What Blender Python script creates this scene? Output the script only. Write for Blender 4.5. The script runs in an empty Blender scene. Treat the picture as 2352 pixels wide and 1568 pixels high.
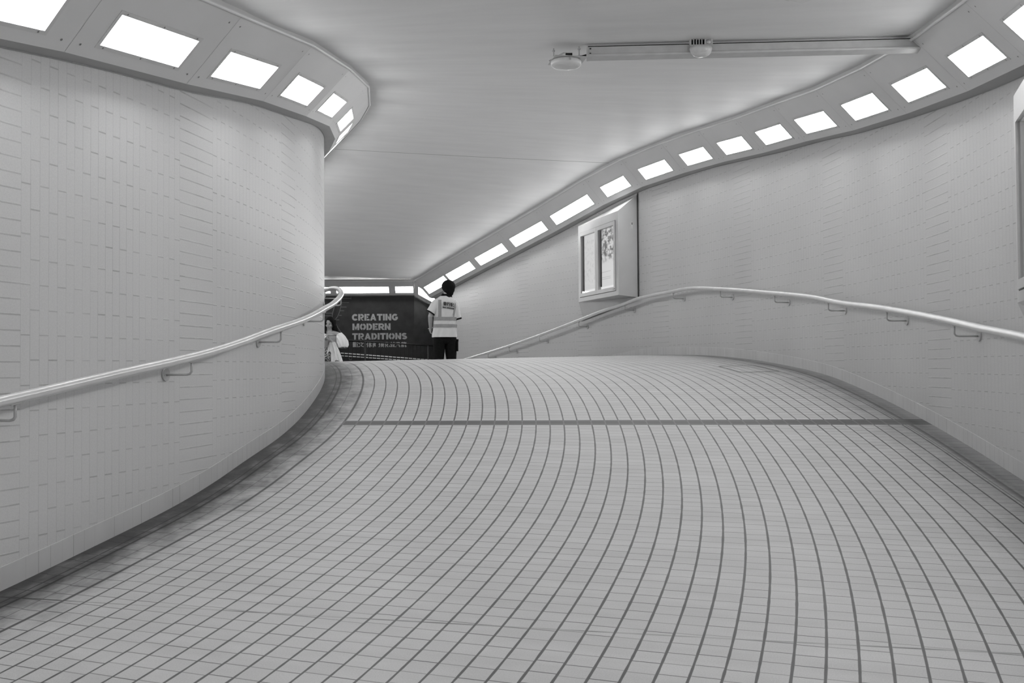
import bpy, bmesh, math, random
from mathutils import Vector, Matrix
random.seed(7)
col = bpy.context.scene.collection
W, H = 2352, 1568
Z0 = 1.6                                   # eye height of the camera above world zero
PITCH, ROLL = math.radians(1.45), math.radians(0.4)
FPX = 35 / 36 * W
V = Vector

# ------------------------------------------------------------------ helpers
def link(o, parent=None):
    col.objects.link(o)
    if parent is not None: o.parent = parent
    return o

def obj(name, bm, mat, parent=None, smooth=False, mats=None):
    me = bpy.data.meshes.new(name)
    bmesh.ops.recalc_face_normals(bm, faces=bm.faces) if getattr(bm, 'closed_ok', False) else None
    bm.to_mesh(me); bm.free()
    for m in (mats or [mat]): me.materials.append(m)
    if smooth:
        for p in me.polygons: p.use_smooth = True
    return link(bpy.data.objects.new(name, me), parent)

def tag(o, label=None, cat=None, group=None, kind=None):
    if label: o['label'] = label
    if cat: o['category'] = cat
    if group: o['group'] = group
    if kind: o['kind'] = kind
    return o

def thing(name, label, cat, loc=(0, 0, 0), rotz=0, group=None):
    o = link(bpy.data.objects.new(name, None))
    o.empty_display_size = .1
    o.location = loc; o.rotation_euler = (0, 0, rotz)
    return tag(o, label, cat, group)

def quad(bm, a, b, c, d, mi=0):
    f = bm.faces.new([bm.verts.new(p) for p in (a, b, c, d)]); f.material_index = mi; return f

def box(bm, c, s, R=None, mi=0):
    c = V(c); hx, hy, hz = s[0] / 2, s[1] / 2, s[2] / 2
    vs = []
    for x in (-hx, hx):
        for y in (-hy, hy):
            for z in (-hz, hz):
                p = V((x, y, z))
                if R is not None: p = R @ p
                vs.append(bm.verts.new(c + p))
    for f in ((0, 1, 3, 2), (4, 6, 7, 5), (0, 4, 5, 1), (2, 3, 7, 6), (0, 2, 6, 4), (1, 5, 7, 3)):
        fc = bm.faces.new([vs[i] for i in f]); fc.material_index = mi

def frame_at(t):
    t = t.normalized()
    up = V((0, 0, 1)) if abs(t.z) < .95 else V((0, 1, 0))
    n = t.cross(up).normalized()
    return n, n.cross(t).normalized()

def tube(bm, pts, rad, seg=12, cap=True, mi=0):
    pts = [V(p) for p in pts]; n = len(pts)
    rads = rad if isinstance(rad, (list, tuple)) else [rad] * n
    rings = []; pn = None
    for i, p in enumerate(pts):
        t = (pts[min(i + 1, n - 1)] - pts[max(i - 1, 0)])
        if t.length < 1e-9: t = V((0, 0, 1))
        t.normalize()
        if pn is None: pn, _ = frame_at(t)
        else: pn = (pn - t * pn.dot(t)).normalized()
        b = t.cross(pn)
        rings.append([bm.verts.new(p + (pn * math.cos(2 * math.pi * k / seg) + b * math.sin(2 * math.pi * k / seg)) * rads[i]) for k in range(seg)])
    for i in range(n - 1):
        for k in range(seg):
            f = bm.faces.new([rings[i][k], rings[i][(k + 1) % seg], rings[i + 1][(k + 1) % seg], rings[i + 1][k]]); f.material_index = mi
    if cap:
        f = bm.faces.new(rings[0][::-1]); f.material_index = mi
        f = bm.faces.new(rings[-1]); f.material_index = mi

def loft(bm, rings, cap=True, closed=True, mi=0):
    vr = [[bm.verts.new(p) for p in r] for r in rings]
    n = len(vr[0])
    for i in range(len(vr) - 1):
        for k in range(n if closed else n - 1):
            f = bm.faces.new([vr[i][k], vr[i][(k + 1) % n], vr[i + 1][(k + 1) % n], vr[i + 1][k]]); f.material_index = mi
    if cap:
        bm.faces.new(vr[0][::-1]); bm.faces.new(vr[-1])

def capsule(bm, pts, radii, seg=14):
    """tapered limb with round ends (closed, for the union below)"""
    pts = [V(p) for p in pts]
    P, R = [], []
    d = (pts[0] - pts[1]).normalized()
    for k in range(1, 5)[::-1]:
        a = k * math.pi / 8.2; P.append(pts[0] + d * radii[0] * math.sin(a)); R.append(radii[0] * math.cos(a))
    for p, r in zip(pts, radii): P.append(p); R.append(r)
    d = (pts[-1] - pts[-2]).normalized()
    for k in range(1, 5):
        a = k * math.pi / 8.2; P.append(pts[-1] + d * radii[-1] * math.sin(a)); R.append(radii[-1] * math.cos(a))
    tube(bm, P, R, seg)

def ellipsoid(bm, c, r, R=None, seg=18, rings=12, fn=None):
    c = V(c); out = []
    for i in range(1, rings):
        th = math.pi * i / rings
        ring = []
        for k in range(seg):
            ph = 2 * math.pi * k / seg
            p = V((r[0] * math.sin(th) * math.cos(ph), r[1] * math.sin(th) * math.sin(ph), r[2] * math.cos(th)))
            if fn: p = fn(p)
            if R is not None: p = R @ p
            ring.append(c + p)
        out.append(ring)
    loft(bm, out)

def union_body(name, bm, mat, parent, voxel=.008):
    o = obj(name, bm, mat, parent, True)
    m = o.modifiers.new('skin_union', 'REMESH'); m.mode = 'VOXEL'; m.voxel_size = voxel; m.use_smooth_shade = True
    s = o.modifiers.new('soften', 'SMOOTH'); s.factor = .5; s.iterations = 2
    return o

# ------------------------------------------------------------------ materials
def mat(name, g, rough=.6, metal=0., spec=.4):
    m = bpy.data.materials.new(name); m.use_nodes = True
    b = m.node_tree.nodes['Principled BSDF']
    b.inputs['Base Color'].default_value = (g, g, g, 1)
    b.inputs['Roughness'].default_value = rough
    b.inputs['Metallic'].default_value = metal
    b.inputs['Specular IOR Level'].default_value = spec
    return m

class NG:
    def __init__(s, m): s.nt = m.node_tree; s.b = s.nt.nodes['Principled BSDF']
    def n(s, t, **kw):
        nd = s.nt.nodes.new(t)
        for k, v in kw.items(): setattr(nd, k, v)
        return nd
    def l(s, a, b): s.nt.links.new(a, b)
    def _in(s, nd, i, v):
        if hasattr(v, 'is_linked'): s.l(v, nd.inputs[i])
        elif v is not None: nd.inputs[i].default_value = v
    def m(s, op, a, b=None, c=None, clamp=False):
        nd = s.n('ShaderNodeMath', operation=op); nd.use_clamp = clamp
        s._in(nd, 0, a); s._in(nd, 1, b); s._in(nd, 2, c)
        return nd.outputs[0]
    def uv(s):
        nd = s.n('ShaderNodeUVMap'); sp = s.n('ShaderNodeSeparateXYZ'); s.l(nd.outputs[0], sp.inputs[0])
        return nd.outputs[0], sp.outputs[0], sp.outputs[1]
    def comb(s, x, y, z=0.):
        nd = s.n('ShaderNodeCombineXYZ'); s._in(nd, 0, x); s._in(nd, 1, y); s._in(nd, 2, z); return nd.outputs[0]
    def noise(s, vec, scale, detail=3., rough=.5):
        nd = s.n('ShaderNodeTexNoise'); s._in(nd, 'Vector', vec)
        nd.inputs['Scale'].default_value = scale; nd.inputs['Detail'].default_value = detail; nd.inputs['Roughness'].default_value = rough
        return nd.outputs[0]
    def white(s, vec):
        nd = s.n('ShaderNodeTexWhiteNoise', noise_dimensions='3D'); s._in(nd, 'Vector', vec); return nd.outputs[0]
    def rng(s, v, a, b, c, d, smooth=False):
        nd = s.n('ShaderNodeMapRange'); nd.interpolation_type = 'SMOOTHSTEP' if smooth else 'LINEAR'
        s._in(nd, 0, v)
        for i, q in enumerate((a, b, c, d)): s._in(nd, i + 1, q)
        return nd.outputs[0]
    def grey(s, v): s.l(v, s.b.inputs['Base Color'])
    def bump(s, h, strength, dist=.01):
        nd = s.n('ShaderNodeBump'); nd.inputs['Strength'].default_value = strength; nd.inputs['Distance'].default_value = dist
        s.l(h, nd.inputs['Height']); s.l(nd.outputs[0], s.b.inputs['Normal'])
    def line(s, frac, period, w):
        """1 on a line of half-width w (metres) around each multiple of the period; frac in 0..1"""
        d = s.m('MULTIPLY', s.m('SUBTRACT', .5, s.m('ABSOLUTE', s.m('SUBTRACT', frac, .5))), period)
        return s.rng(d, w * .55, w * 1.25, 1., 0.)

def plain(name, g, amp=.06, scale=6., rough=.6, metal=0., spec=.4, bump=0.):
    """single-tone surface with faint procedural unevenness"""
    m = mat(name, g, rough, metal, spec); k = NG(m)
    tc = k.n('ShaderNodeTexCoord').outputs['Object']
    nz = k.noise(tc, scale, 2.)
    k.grey(k.rng(nz, .3, .7, g * (1 - amp), g * (1 + amp)))
    if bump: k.bump(k.noise(tc, scale * 12, 2.), bump, .004)
    return m

def emit(name, strength, g=1.):
    m = bpy.data.materials.new(name); m.use_nodes = True
    nt = m.node_tree; b = nt.nodes['Principled BSDF']
    b.inputs['Base Color'].default_value = (.8, .8, .8, 1)
    b.inputs['Emission Color'].default_value = (g, g, g, 1); b.inputs['Emission Strength'].default_value = strength
    return m

def wall_mat(name, period, band, phase, ncol, g):
    m = mat(name, g, .42, 0, .45); k = NG(m)
    uvv, u, v = k.uv()
    uu = k.m('MODULO', k.m('ADD', u, 400 * period - phase), period)
    inband = k.m('LESS_THAN', uu, band)
    cw = (period - band) / ncol
    cu = k.m('DIVIDE', k.m('SUBTRACT', uu, band), cw)
    ci = k.m('FLOOR', cu)
    cl = k.line(k.m('FRACT', cu), cw, .0030)
    off = k.m('MULTIPLY', k.m('MODULO', k.m('ADD', ci, 40.), 2.), .5)
    rv = k.m('ADD', k.m('DIVIDE', v, .254), off)
    rl = k.line(k.m('FRACT', rv), .254, .0042)
    vert = k.m('MAXIMUM', k.m('MULTIPLY', cl, .42), rl)
    bl = k.line(k.m('FRACT', k.m('DIVIDE', v, .0782)), .0782, .0042)
    mid = k.m('MULTIPLY', k.line(k.m('FRACT', k.m('DIVIDE', uu, band / 2)), band / 2, .0022), .3)
    hor = k.m('MAXIMUM', bl, mid)
    mx = k.n('ShaderNodeMix'); k.l(inband, mx.inputs[0]); k.l(vert, mx.inputs[2]); k.l(hor, mx.inputs[3])
    joint = raw = mx.outputs[0]
    # joints are more or less filled from place to place
    patch = k.rng(k.noise(k.comb(k.m('MULTIPLY', u, 1.2), v), 2.3, 1.), .35, .62, .45, 1.)
    cell = k.rng(k.white(k.comb(ci, k.m('FLOOR', rv), inband)), 0., 1., .5, 1.)
    joint = k.m('MULTIPLY', joint, k.m('MULTIPLY', patch, cell))
    grain = k.noise(uvv, 90., 1., .6)
    big = k.noise(uvv, .9, 1.)
    tone = k.m('ADD', k.rng(big, .3, .7, g * .965, g * 1.03), k.m('ADD', k.rng(grain, .3, .7, -.018, .018), k.rng(k.noise(uvv, 230., 0.), .3, .7, -.022, .022)))
    k.grey(k.m('MULTIPLY', tone, k.m('SUBTRACT', 1., k.m('MULTIPLY', joint, .38))))
    k.bump(k.m('SUBTRACT', 1., k.m('MULTIPLY', raw, .6)), .36, .004)
    return m

def floor_mat():
    g = .535
    m = mat('floor_tiles', g, .5, 0, .4); k = NG(m)
    uvv, u, v = k.uv()                         # u metres from the inner wall, v = station angle in degrees
    RI_ = 12.05; SW = .1172; U0 = .41
    su = k.m('DIVIDE', k.m('SUBTRACT', u, U0), SW)
    si = k.m('FLOOR', su)
    gutter = k.m('LESS_THAN', u, U0)
    lw = k.rng(k.noise(uvv, 2.2, 2.), .3, .7, .0044, .0066)
    d = k.m('MULTIPLY', k.m('SUBTRACT', .5, k.m('ABSOLUTE', k.m('SUBTRACT', k.m('FRACT', su), .5))), SW)
    lng = k.rng(d, k.m('MULTIPLY', lw, .8), k.m('MULTIPLY', lw, 1.25), 1., 0.)
    # rows: constant tile length, measured from the last expansion joint
    past = k.m('GREATER_THAN', v, -1.0)
    ref = k.m('ADD', -18.4, k.m('MULTIPLY', past, 17.4))
    rad = k.m('ADD', RI_ + U0 + SW / 2, k.m('MULTIPLY', si, SW))
    arc = k.m('MULTIPLY', k.m('MULTIPLY', k.m('SUBTRACT', v, ref), math.pi / 180), rad)
    jit = k.m('MULTIPLY', k.white(k.comb(si, past, 3.)), .022)
    rw = k.m('DIVIDE', k.m('ADD', k.m('ADD', arc, jit), 50.), .1)
    crs = k.line(k.m('FRACT', rw), .1, .0032)
    crs = k.m('MULTIPLY', crs, k.rng(k.white(k.comb(si, k.m('FLOOR', k.m('ADD', rw, .5)), 1.)), 0., 1., .45, 1.))
    # left gutter lines, right channel
    def ul(c, w): return k.rng(k.m('ABSOLUTE', k.m('SUBTRACT', u, c)), w * .6, w * 1.2, 1., 0.)
    lng = k.m('MULTIPLY', lng, k.m('SUBTRACT', 1., gutter))
    for c, w, s in ((.125, .006, .9), (.175, .010, .9), (.292, .004, .55), (U0, .011, 1.)):
        lng = k.m('MAXIMUM', lng, k.m('MULTIPLY', ul(c, w), s))
    right = k.m('GREATER_THAN', u, 5.12)
    lng = k.m('MULTIPLY', lng, k.m('SUBTRACT', 1., right))
    lng = k.m('MAXIMUM', lng, k.m('MULTIPLY', ul(5.125, .004), .8))
    joint = k.m('MAXIMUM', k.m('MULTIPLY', lng, .80), k.m('MULTIPLY', crs, .80))
    # expansion joint across the ramp
    jv = k.m('SUBTRACT', v, k.m('ADD', -18.95, k.m('MULTIPLY', u, .35)))
    jd = k.m('ABSOLUTE', k.m('MULTIPLY', jv, .25))
    jl = k.m('MULTIPLY', k.rng(jd, .004, .008, 1., 0.), k.rng(k.noise(k.comb(k.m('MULTIPLY', u, 1.), 5.), 1.6, 2.), .45, .62, .25, 1.))
    joint = k.m('MAXIMUM', joint, k.m('MULTIPLY', jl, .75))
    tile = k.rng(k.white(k.comb(si, k.m('FLOOR', rw), 0.)), 0., 1., -.014, .014)
    blot = k.rng(k.noise(uvv, 1.4, 3., .65), .35, .7, .93, 1.05)
    grain = k.noise(k.comb(u, k.m('MULTIPLY', v, .25)), 170., 1., .6)
    tone = k.m('MULTIPLY', k.m('ADD', k.m('ADD', g, tile), k.rng(grain, .3, .7, -.034, .034)), blot)
    # grime along the walls; outer side also painted darker for its weaker light
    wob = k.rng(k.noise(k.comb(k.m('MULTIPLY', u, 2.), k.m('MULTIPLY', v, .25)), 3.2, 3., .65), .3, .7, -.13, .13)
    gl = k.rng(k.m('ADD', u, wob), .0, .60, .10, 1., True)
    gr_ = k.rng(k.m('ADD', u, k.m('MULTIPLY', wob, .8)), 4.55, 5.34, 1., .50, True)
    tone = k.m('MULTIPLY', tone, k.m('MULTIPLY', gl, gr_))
    ch = k.m('MULTIPLY', k.rng(u, 5.125, 5.18, 0., .62, True), k.rng(u, 5.182, 5.194, 1., 0.))  # concave outer channel, drawn as a smooth dark gradient with a hard edge
    tone = k.m('MULTIPLY', tone, k.m('SUBTRACT', 1., ch))
    # gum and scuffs
    vo = k.n('ShaderNodeTexVoronoi'); vo.inputs['Scale'].default_value = 1.5
    k.l(k.comb(u, k.m('MULTIPLY', v, .256)), vo.inputs['Vector'])
    sp = k.rng(k.m('ADD', vo.outputs['Distance'], k.m('MULTIPLY', k.noise(uvv, 18., 1.), .05)), .045, .06, .5, 0.)
    sel = k.m('LESS_THAN', k.white(vo.outputs['Color']), .30)
    tone = k.m('MULTIPLY', tone, k.m('SUBTRACT', 1., k.m('MULTIPLY', sp, sel)))
    # the dark tiled band over the cross drain
    bandm = k.m('MULTIPLY', k.m('MULTIPLY', k.m('GREATER_THAN', v, -1.32), k.m('LESS_THAN', v, -.62)),
                k.m('GREATER_THAN', u, U0 - .005))
    dark = k.m('MULTIPLY', .115, blot)
    mid = k.rng(k.m('ABSOLUTE', k.m('ADD', v, .97)), .015, .04, .6, 1.)
    dark = k.m('MULTIPLY', dark, mid)
    dark = k.m('ADD', dark, k.m('MULTIPLY', k.m('MULTIPLY', lng, k.m('SUBTRACT', 1., right)), .05))
    body = k.m('MULTIPLY', tone, k.m('SUBTRACT', 1., joint))
    mx = k.n('ShaderNodeMix'); k.l(bandm, mx.inputs[0]); k.l(body, mx.inputs[2]); k.l(dark, mx.inputs[3])
    k.grey(mx.outputs[0])
    return m

def ceil_mat():
    g = .76
    m = mat('ceiling_plaster', g, .55, 0, .3); k = NG(m)
    uvv, u, v = k.uv()
    n1 = k.noise(uvv, 1.1, 3., .6); gr = k.noise(uvv, 60., 1.)
    tone = k.m('ADD', k.rng(n1, .3, .7, g * .96, g * 1.035), k.rng(gr, .3, .7, -.008, .008))
    gv = k.m('ABSOLUTE', k.m('SUBTRACT', v, k.m('ADD', 25.2, k.m('MULTIPLY', u, -.3))))
    crack = k.rng(k.m('MULTIPLY', gv, .25), .004, .009, .75, 0.)
    k.grey(k.m('MULTIPLY', tone, k.m('SUBTRACT', 1., crack)))
    n2 = k.noise(k.comb(k.m('MULTIPLY', u, .5), k.m('MULTIPLY', v, .25)), 2.2, 2.)
    k.bump(n2, .13, .05)
    return m

M = dict(
    wall_l=wall_mat('wall_tiles_inner', 1.805, .435, -18.11 * math.pi / 180 * 12.05 - .435, 22, .66),
    wall_r=wall_mat('wall_tiles_outer', 2.385, .47, -2.63 * math.pi / 180 * 17.4, 30, .585),
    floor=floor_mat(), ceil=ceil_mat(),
    panel=plain('painted_panel', .67, .03, 2., .38, 0, .5),
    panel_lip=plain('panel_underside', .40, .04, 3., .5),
    bead=plain('bead_trim', .8, .03, 5., .35),
    screw=plain('screw_head', .22, .1, 40., .4, .3),
    frame=plain('light_frame', .60, .05, 8., .4, 0, .5),
    steel=plain('painted_rail', .74, .04, 9., .25, .25, .6),
    bracket=plain('bracket_steel', .50, .08, 20., .35, .2, .5),
    housing=plain('case_paint', .60, .03, 4., .35, 0, .5),
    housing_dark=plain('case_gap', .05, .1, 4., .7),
    white_pl=plain('white_plastic', .72, .03, 20., .35),
    duct=plain('duct_steel', .60, .05, 12., .38, .2, .5),
    dark=plain('dark_rubber', .02, .2, 30., .6),
    mural=plain('mural_paint', .040, .18, 5., .6, 0, .25, .2),
    letter=plain('letter_paint', .42, .06, 14., .6),
    drawing=plain('drawing_paint', .14, .1, 12., .6),
    iron=plain('fence_iron', .007, .2, 20., .5, .2),
    iron_l=plain('fence_post_iron', .05, .3, 40., .45, .3),
    far_rail=plain('far_rail_paint', .9, .06, 14., .35, .2),
    skin=plain('skin', .36, .05, 14., .5),
    hair=plain('black_hair', .007, .3, 60., .8, 0, .12),
    polo=plain('white_polo', .66, .03, 12., .8, bump=.15),
    navy=plain('dark_cloth', .007, .2, 30., .9, 0, .15),
    reflective=plain('reflective_tape', .30, .05, 30., .5),
    print_=plain('shirt_print', .04, .1, 30., .8),
    linen=plain('white_linen', .80, .03, 12., .8, bump=.15),
    top=plain('pale_top', .36, .05, 20., .8),
    lip=plain('lip', .16, .05, 30., .5),
    shoe=plain('shoe', .03, .1, 30., .6),
    lens=plain('smoked_lens', .62, .04, 30., .15),
)
def skirt_mat():
    m = mat('patterned_skirt', .05, .85); k = NG(m)
    tc = k.n('ShaderNodeTexCoord').outputs['Object']
    vo = k.n('ShaderNodeTexVoronoi'); vo.inputs['Scale'].default_value = 75.; k.l(tc, vo.inputs['Vector'])
    z = k.n('ShaderNodeSeparateXYZ'); k.l(tc, z.inputs[0])
    top = k.rng(z.outputs[2], .66, .76, .12, 1.)
    f = k.m('MULTIPLY', k.m('LESS_THAN', k.white(vo.outputs['Color']), .5), top)
    k.grey(k.rng(f, 0., 1., .022, .40)); return m
M['skirt'] = skirt_mat()

def diffuser_mat():
    return emit('lit_diffuser', 17.)
M['diff'] = diffuser_mat()

def poster_mat(name, kind):
    m = emit(name, .72); k = NG(m); b = m.node_tree.nodes['Principled BSDF']
    b.inputs['Base Color'].default_value = (.12, .12, .12, 1)
    uvv, u, v = k.uv()                       # u 0..1 across, v 0..1 up
    if kind == 'pale':
        fig = k.noise(k.comb(k.m('MULTIPLY', u, 7.), k.m('MULTIPLY', v, 9.)), 1.6, 3.)
        zone = k.m('MULTIPLY', k.rng(v, .12, .2, 0., 1.), k.rng(v, .95, .9, 0., 1.))
        t = k.m('SUBTRACT', .84, k.m('MULTIPLY', k.m('MULTIPLY', k.rng(fig, .52, .6, 0., .12), zone), 1.))
        t = k.m('MAXIMUM', t, k.rng(v, .04, .12, 1.1, 0.))
    else:
        fig = k.noise(k.comb(k.m('MULTIPLY', u, 4.), k.m('MULTIPLY', v, 8.)), 1.3, 4., .65)
        top = k.rng(v, .42, .54, 0., 1.)
        pic = k.rng(fig, .44, .56, .16, .85)
        mx = k.n('ShaderNodeMix'); k.l(top, mx.inputs[0]); mx.inputs[2].default_value = .88; k.l(pic, mx.inputs[3])
        rows = k.m('GREATER_THAN', k.m('FRACT', k.m('MULTIPLY', v, 34.)), .62)
        para = k.m('MULTIPLY', k.m('MULTIPLY', k.m('GREATER_THAN', v, .13), k.m('LESS_THAN', v, .30)), k.m('LESS_THAN', u, .62))
        para = k.m('MULTIPLY', para, k.m('GREATER_THAN', k.white(k.comb(k.m('FLOOR', k.m('MULTIPLY', v, 34.)), 1.)), .35))
        t = k.m('SUBTRACT', mx.outputs[0], k.m('MULTIPLY', k.m('MULTIPLY', rows, para), .25))
        t = k.m('MAXIMUM', t, k.rng(v, .04, .10, 1.1, 0.))
    k.l(t, b.inputs['Emission Color']); m.cycles.emission_sampling = 'NONE'; return m
M['poster_pale'] = poster_mat('pale_poster', 'pale')
M['poster_photo'] = poster_mat('photo_poster', 'photo')

def glass_mat():
    m = bpy.data.materials.new('door_glass'); m.use_nodes = True; nt = m.node_tree
    nt.nodes.remove(nt.nodes['Principled BSDF'])
    t = nt.nodes.new('ShaderNodeBsdfTransparent'); g = nt.nodes.new('ShaderNodeBsdfGlossy'); g.inputs['Roughness'].default_value = .03
    fr = nt.nodes.new('ShaderNodeFresnel'); fr.inputs[0].default_value = 1.35
    mx = nt.nodes.new('ShaderNodeMixShader')
    nt.links.new(fr.outputs[0], mx.inputs[0]); nt.links.new(t.outputs[0], mx.inputs[1]); nt.links.new(g.outputs[0], mx.inputs[2])
    nt.links.new(mx.outputs[0], nt.nodes['Material Output'].inputs[0]); return m
M['glass'] = glass_mat()

# ------------------------------------------------------------------ plan of the bent, humped underpass
CX, CY, RI, RO = -13.9, 8.7, 12.05, 17.4
A1, SD = 26.0, .257                          # bend ends at A1; beyond it one "degree" is SD metres straight on
HL = [(-70, -2.2), (-45, -1.9), (-32, -1.50), (-18.7, -1.069), (-15.8, -.972), (-11.55, -.84), (-9.45, -.763), (-7.1, -.67), (-3.03, -.54), (-.97, -.468), (3.85, -.285), (6.95, -.185), (10.5, -.09), (14, -.01), (18, .055), (22, .08), (26, .04), (30, -.07), (34.4, -.2), (44, -.5), (51.5, -.74), (57.6, -.95), (62, -1.05), (120, -1.1)]
HR = [(-70, -2.3), (-45, -2.0), (-32, -1.60), (-19, -1.15), (-12, -.94), (-6.96, -.775), (-3.96, -.637), (-.56, -.468), (3.16, -.278), (6.6, -.115), (10.3, 0), (14.2, .092), (18.3, .148), (22.5, .165), (26, .09), (30, -.05), (34.4, -.2), (44, -.5), (51.5, -.74), (57.6, -.95), (62, -1.05), (120, -1.1)]
def curve(T):
    x = [p[0] for p in T]; y = [p[1] for p in T]; n = len(x)
    h = [x[i + 1] - x[i] for i in range(n - 1)]; d = [(y[i + 1] - y[i]) / h[i] for i in range(n - 1)]
    m = [0.] * n; m[0] = d[0]; m[-1] = d[-1]
    for i in range(1, n - 1):
        if d[i - 1] * d[i] > 0:
            a, b = 2 * h[i] + h[i - 1], h[i] + 2 * h[i - 1]
            m[i] = (a + b) / (a / d[i - 1] + b / d[i])
    def f(q):
        q = min(max(q, x[0]), x[-1]); i = 0
        while i < n - 2 and q > x[i + 1]: i += 1
        t = (q - x[i]) / h[i]
        return (2*t**3-3*t*t+1)*y[i] + (t**3-2*t*t+t)*h[i]*m[i] + (-2*t**3+3*t*t)*y[i+1] + (t**3-t*t)*h[i]*m[i+1]
    return f
hl, hr = curve(HL), curve(HR)
dzr = curve([(-70, .05), (-8, .06), (-3, .02), (1, -.03), (5, -.075), (9, -.08), (13, -.055), (16.5, -.02), (20.5, -.01), (25, -.01), (30, -.01), (60, -.02), (120, -.02)])
dzl = curve([(-70, .07), (-25, .06), (-20, .045), (-14.8, .02), (-10, 0), (0, 0), (120, 0)])
rail_l = curve([(-70, .95), (-19.5, .95), (-13.3, .94), (-6, .93), (0, .93), (3.6, .91), (8.8, .91), (16.8, .94), (20, .94), (26, .90), (120, .87)])
rail_r = curve([(-70, 1.0), (-8.7, 1.0), (-4.5, .97), (.34, .91), (5.06, .84), (9.75, .85), (13.2, .88), (14.8, .90), (18.1, .935), (18.6, .93), (22.8, .88), (24.3, .85), (29.8, .83), (35.5, .81), (40.5, .80), (44.4, .805), (50, .825), (58, .85), (120, .87)])
def plan(a, R):
    if a <= A1:
        t = math.radians(a); return CX + R * math.cos(t), CY + R * math.sin(t)
    t = math.radians(A1); s = (a - A1) * SD
    return CX + R * math.cos(t) - s * math.sin(t), CY + R * math.sin(t) + s * math.cos(t)
def fl(a, R):
    u = (R - RI) / (RO - RI); return hl(a) * (1 - u) + hr(a) * u + Z0
def G(a, u, h=0.):
    """point above the floor: station a, u metres from the inner wall, h metres up"""
    x, y = plan(a, RI + u); return V((x, y, fl(a, RI + u) + h))
def P(side, a, d, h):
    """point d metres off a wall and h above the floor line of that wall"""
    R = RI + d if side == 'L' else RO - d
    x, y = plan(a, R); return V((x, y, fl(a, RI if side == 'L' else RO) + h))
def B(side, a, d, h):                        # the same on the light bulkhead, which runs more evenly than the floor
    p = P(side, a, d, h)
    p.z += dzr(a) if side == 'R' else dzl(a)
    return p
def arc_len(side, a):
    R = RI if side == 'L' else RO
    return math.radians(min(a, A1)) * R + max(0, a - A1) * SD
def stations(a0, a1, st):
    n = max(1, round((a1 - a0) / st)); return [a0 + (a1 - a0) * i / n for i in range(n + 1)]
def ray(x, y):
    dx, dy = x - W / 2, -(y - H / 2)
    c, s = math.cos(ROLL), math.sin(ROLL)
    v = V((dx * c + dy * s, FPX, -dx * s + dy * c)); c, s = math.cos(PITCH), math.sin(PITCH)
    return V((v.x, v.y * c - v.z * s, v.y * s + v.z * c))
def at(x, y, Y):
    v = ray(x, y); v *= Y / v.y; return V((v.x, v.y, v.z + Z0))
AEND, ABACK = 57.75, -46.
LIP_D, LIP_H, TOP_D, TOP_H = .12, 2.62, .50, 3.02

def uv_grid(bm, cols, rows_fn, uv_fn, mi=0, flip=False, smooth=True):
    """cols: list of a; rows_fn(a)->list of points; builds quads with uv"""
    uvl = bm.loops.layers.uv.verify()
    g = [[bm.verts.new(p) for p in rows_fn(a)] for a in cols]
    for i in range(len(cols) - 1):
        for j in range(len(g[0]) - 1):
            idx = [(i, j), (i + 1, j), (i + 1, j + 1), (i, j + 1)]
            if flip: idx = idx[::-1]
            f = bm.faces.new([g[a][b] for a, b in idx]); f.material_index = mi; f.smooth = smooth
            for lp, (a, b) in zip(f.loops, idx): lp[uvl].uv = uv_fn(cols[a], b)

# ------------------------------------------------------------------ setting
us = [i * (RO - RI) / 30 for i in range(31)]
bm = bmesh.new()
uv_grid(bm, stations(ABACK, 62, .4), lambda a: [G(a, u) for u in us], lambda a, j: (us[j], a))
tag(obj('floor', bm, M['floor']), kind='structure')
# landing beyond the ramp, at the foot of the far wall
bm = bmesh.new()
zf = fl(62, RI)
quad(bm, (-12, 18, zf - .02), (4, 18, zf - .02), (4, 31, zf - .02), (-12, 31, zf - .02))
tag(obj('landing_floor', bm, plain('landing_concrete', .2)), kind='structure')

for side, nm, mt in (('L', 'wall_left', 'wall_l'), ('R', 'wall_right', 'wall_r')):
    bm = bmesh.new()
    end = AEND
    hs = [-.05, .6, 1.2, 1.8, 2.4, 2.8]
    def wuv(a, j, side=side): 
        p = P(side, a, 0, hs[j]); return (arc_len(side, a), p.z)
    uv_grid(bm, stations(ABACK, end, .75), lambda a: [P(side, a, 0, h) for h in hs], wuv, flip=(side == 'L'))
    o = obj(nm, bm, M[mt]); tag(o, kind='structure')
    # smooth tiled skirting that follows the ramp
    bm = bmesh.new(); sk = .115
    uv_grid(bm, stations(ABACK, end, .75), lambda a: [P(side, a, .003, -.02), P(side, a, .003, sk - .001), P(side, a, -.001, sk - .0005)], lambda a, j: (arc_len(side, a), j * .04), smooth=False)
    ms = mat('skirting_tiles_' + nm, .56, .4); k = NG(ms); uvv, u, v = k.uv()
    ln = k.line(k.m('FRACT', k.m('DIVIDE', k.m('ADD', u, 50.), .083)), .083, .0022)
    ln = k.m('MULTIPLY', ln, k.rng(k.white(k.comb(k.m('FLOOR', k.m('ADD', k.m('DIVIDE', k.m('ADD', u, 50.), .083), .5)), 2.)), 0., 1., 0., 1.))
    base = k.rng(k.noise(uvv, 5., 3.), .3, .7, .58, .65)
    k.grey(k.m('MULTIPLY', base, k.m('SUBTRACT', 1., k.m('MULTIPLY', ln, .42))))
    tag(obj('baseboard_' + nm[5:], bm, ms), kind='structure')

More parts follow.
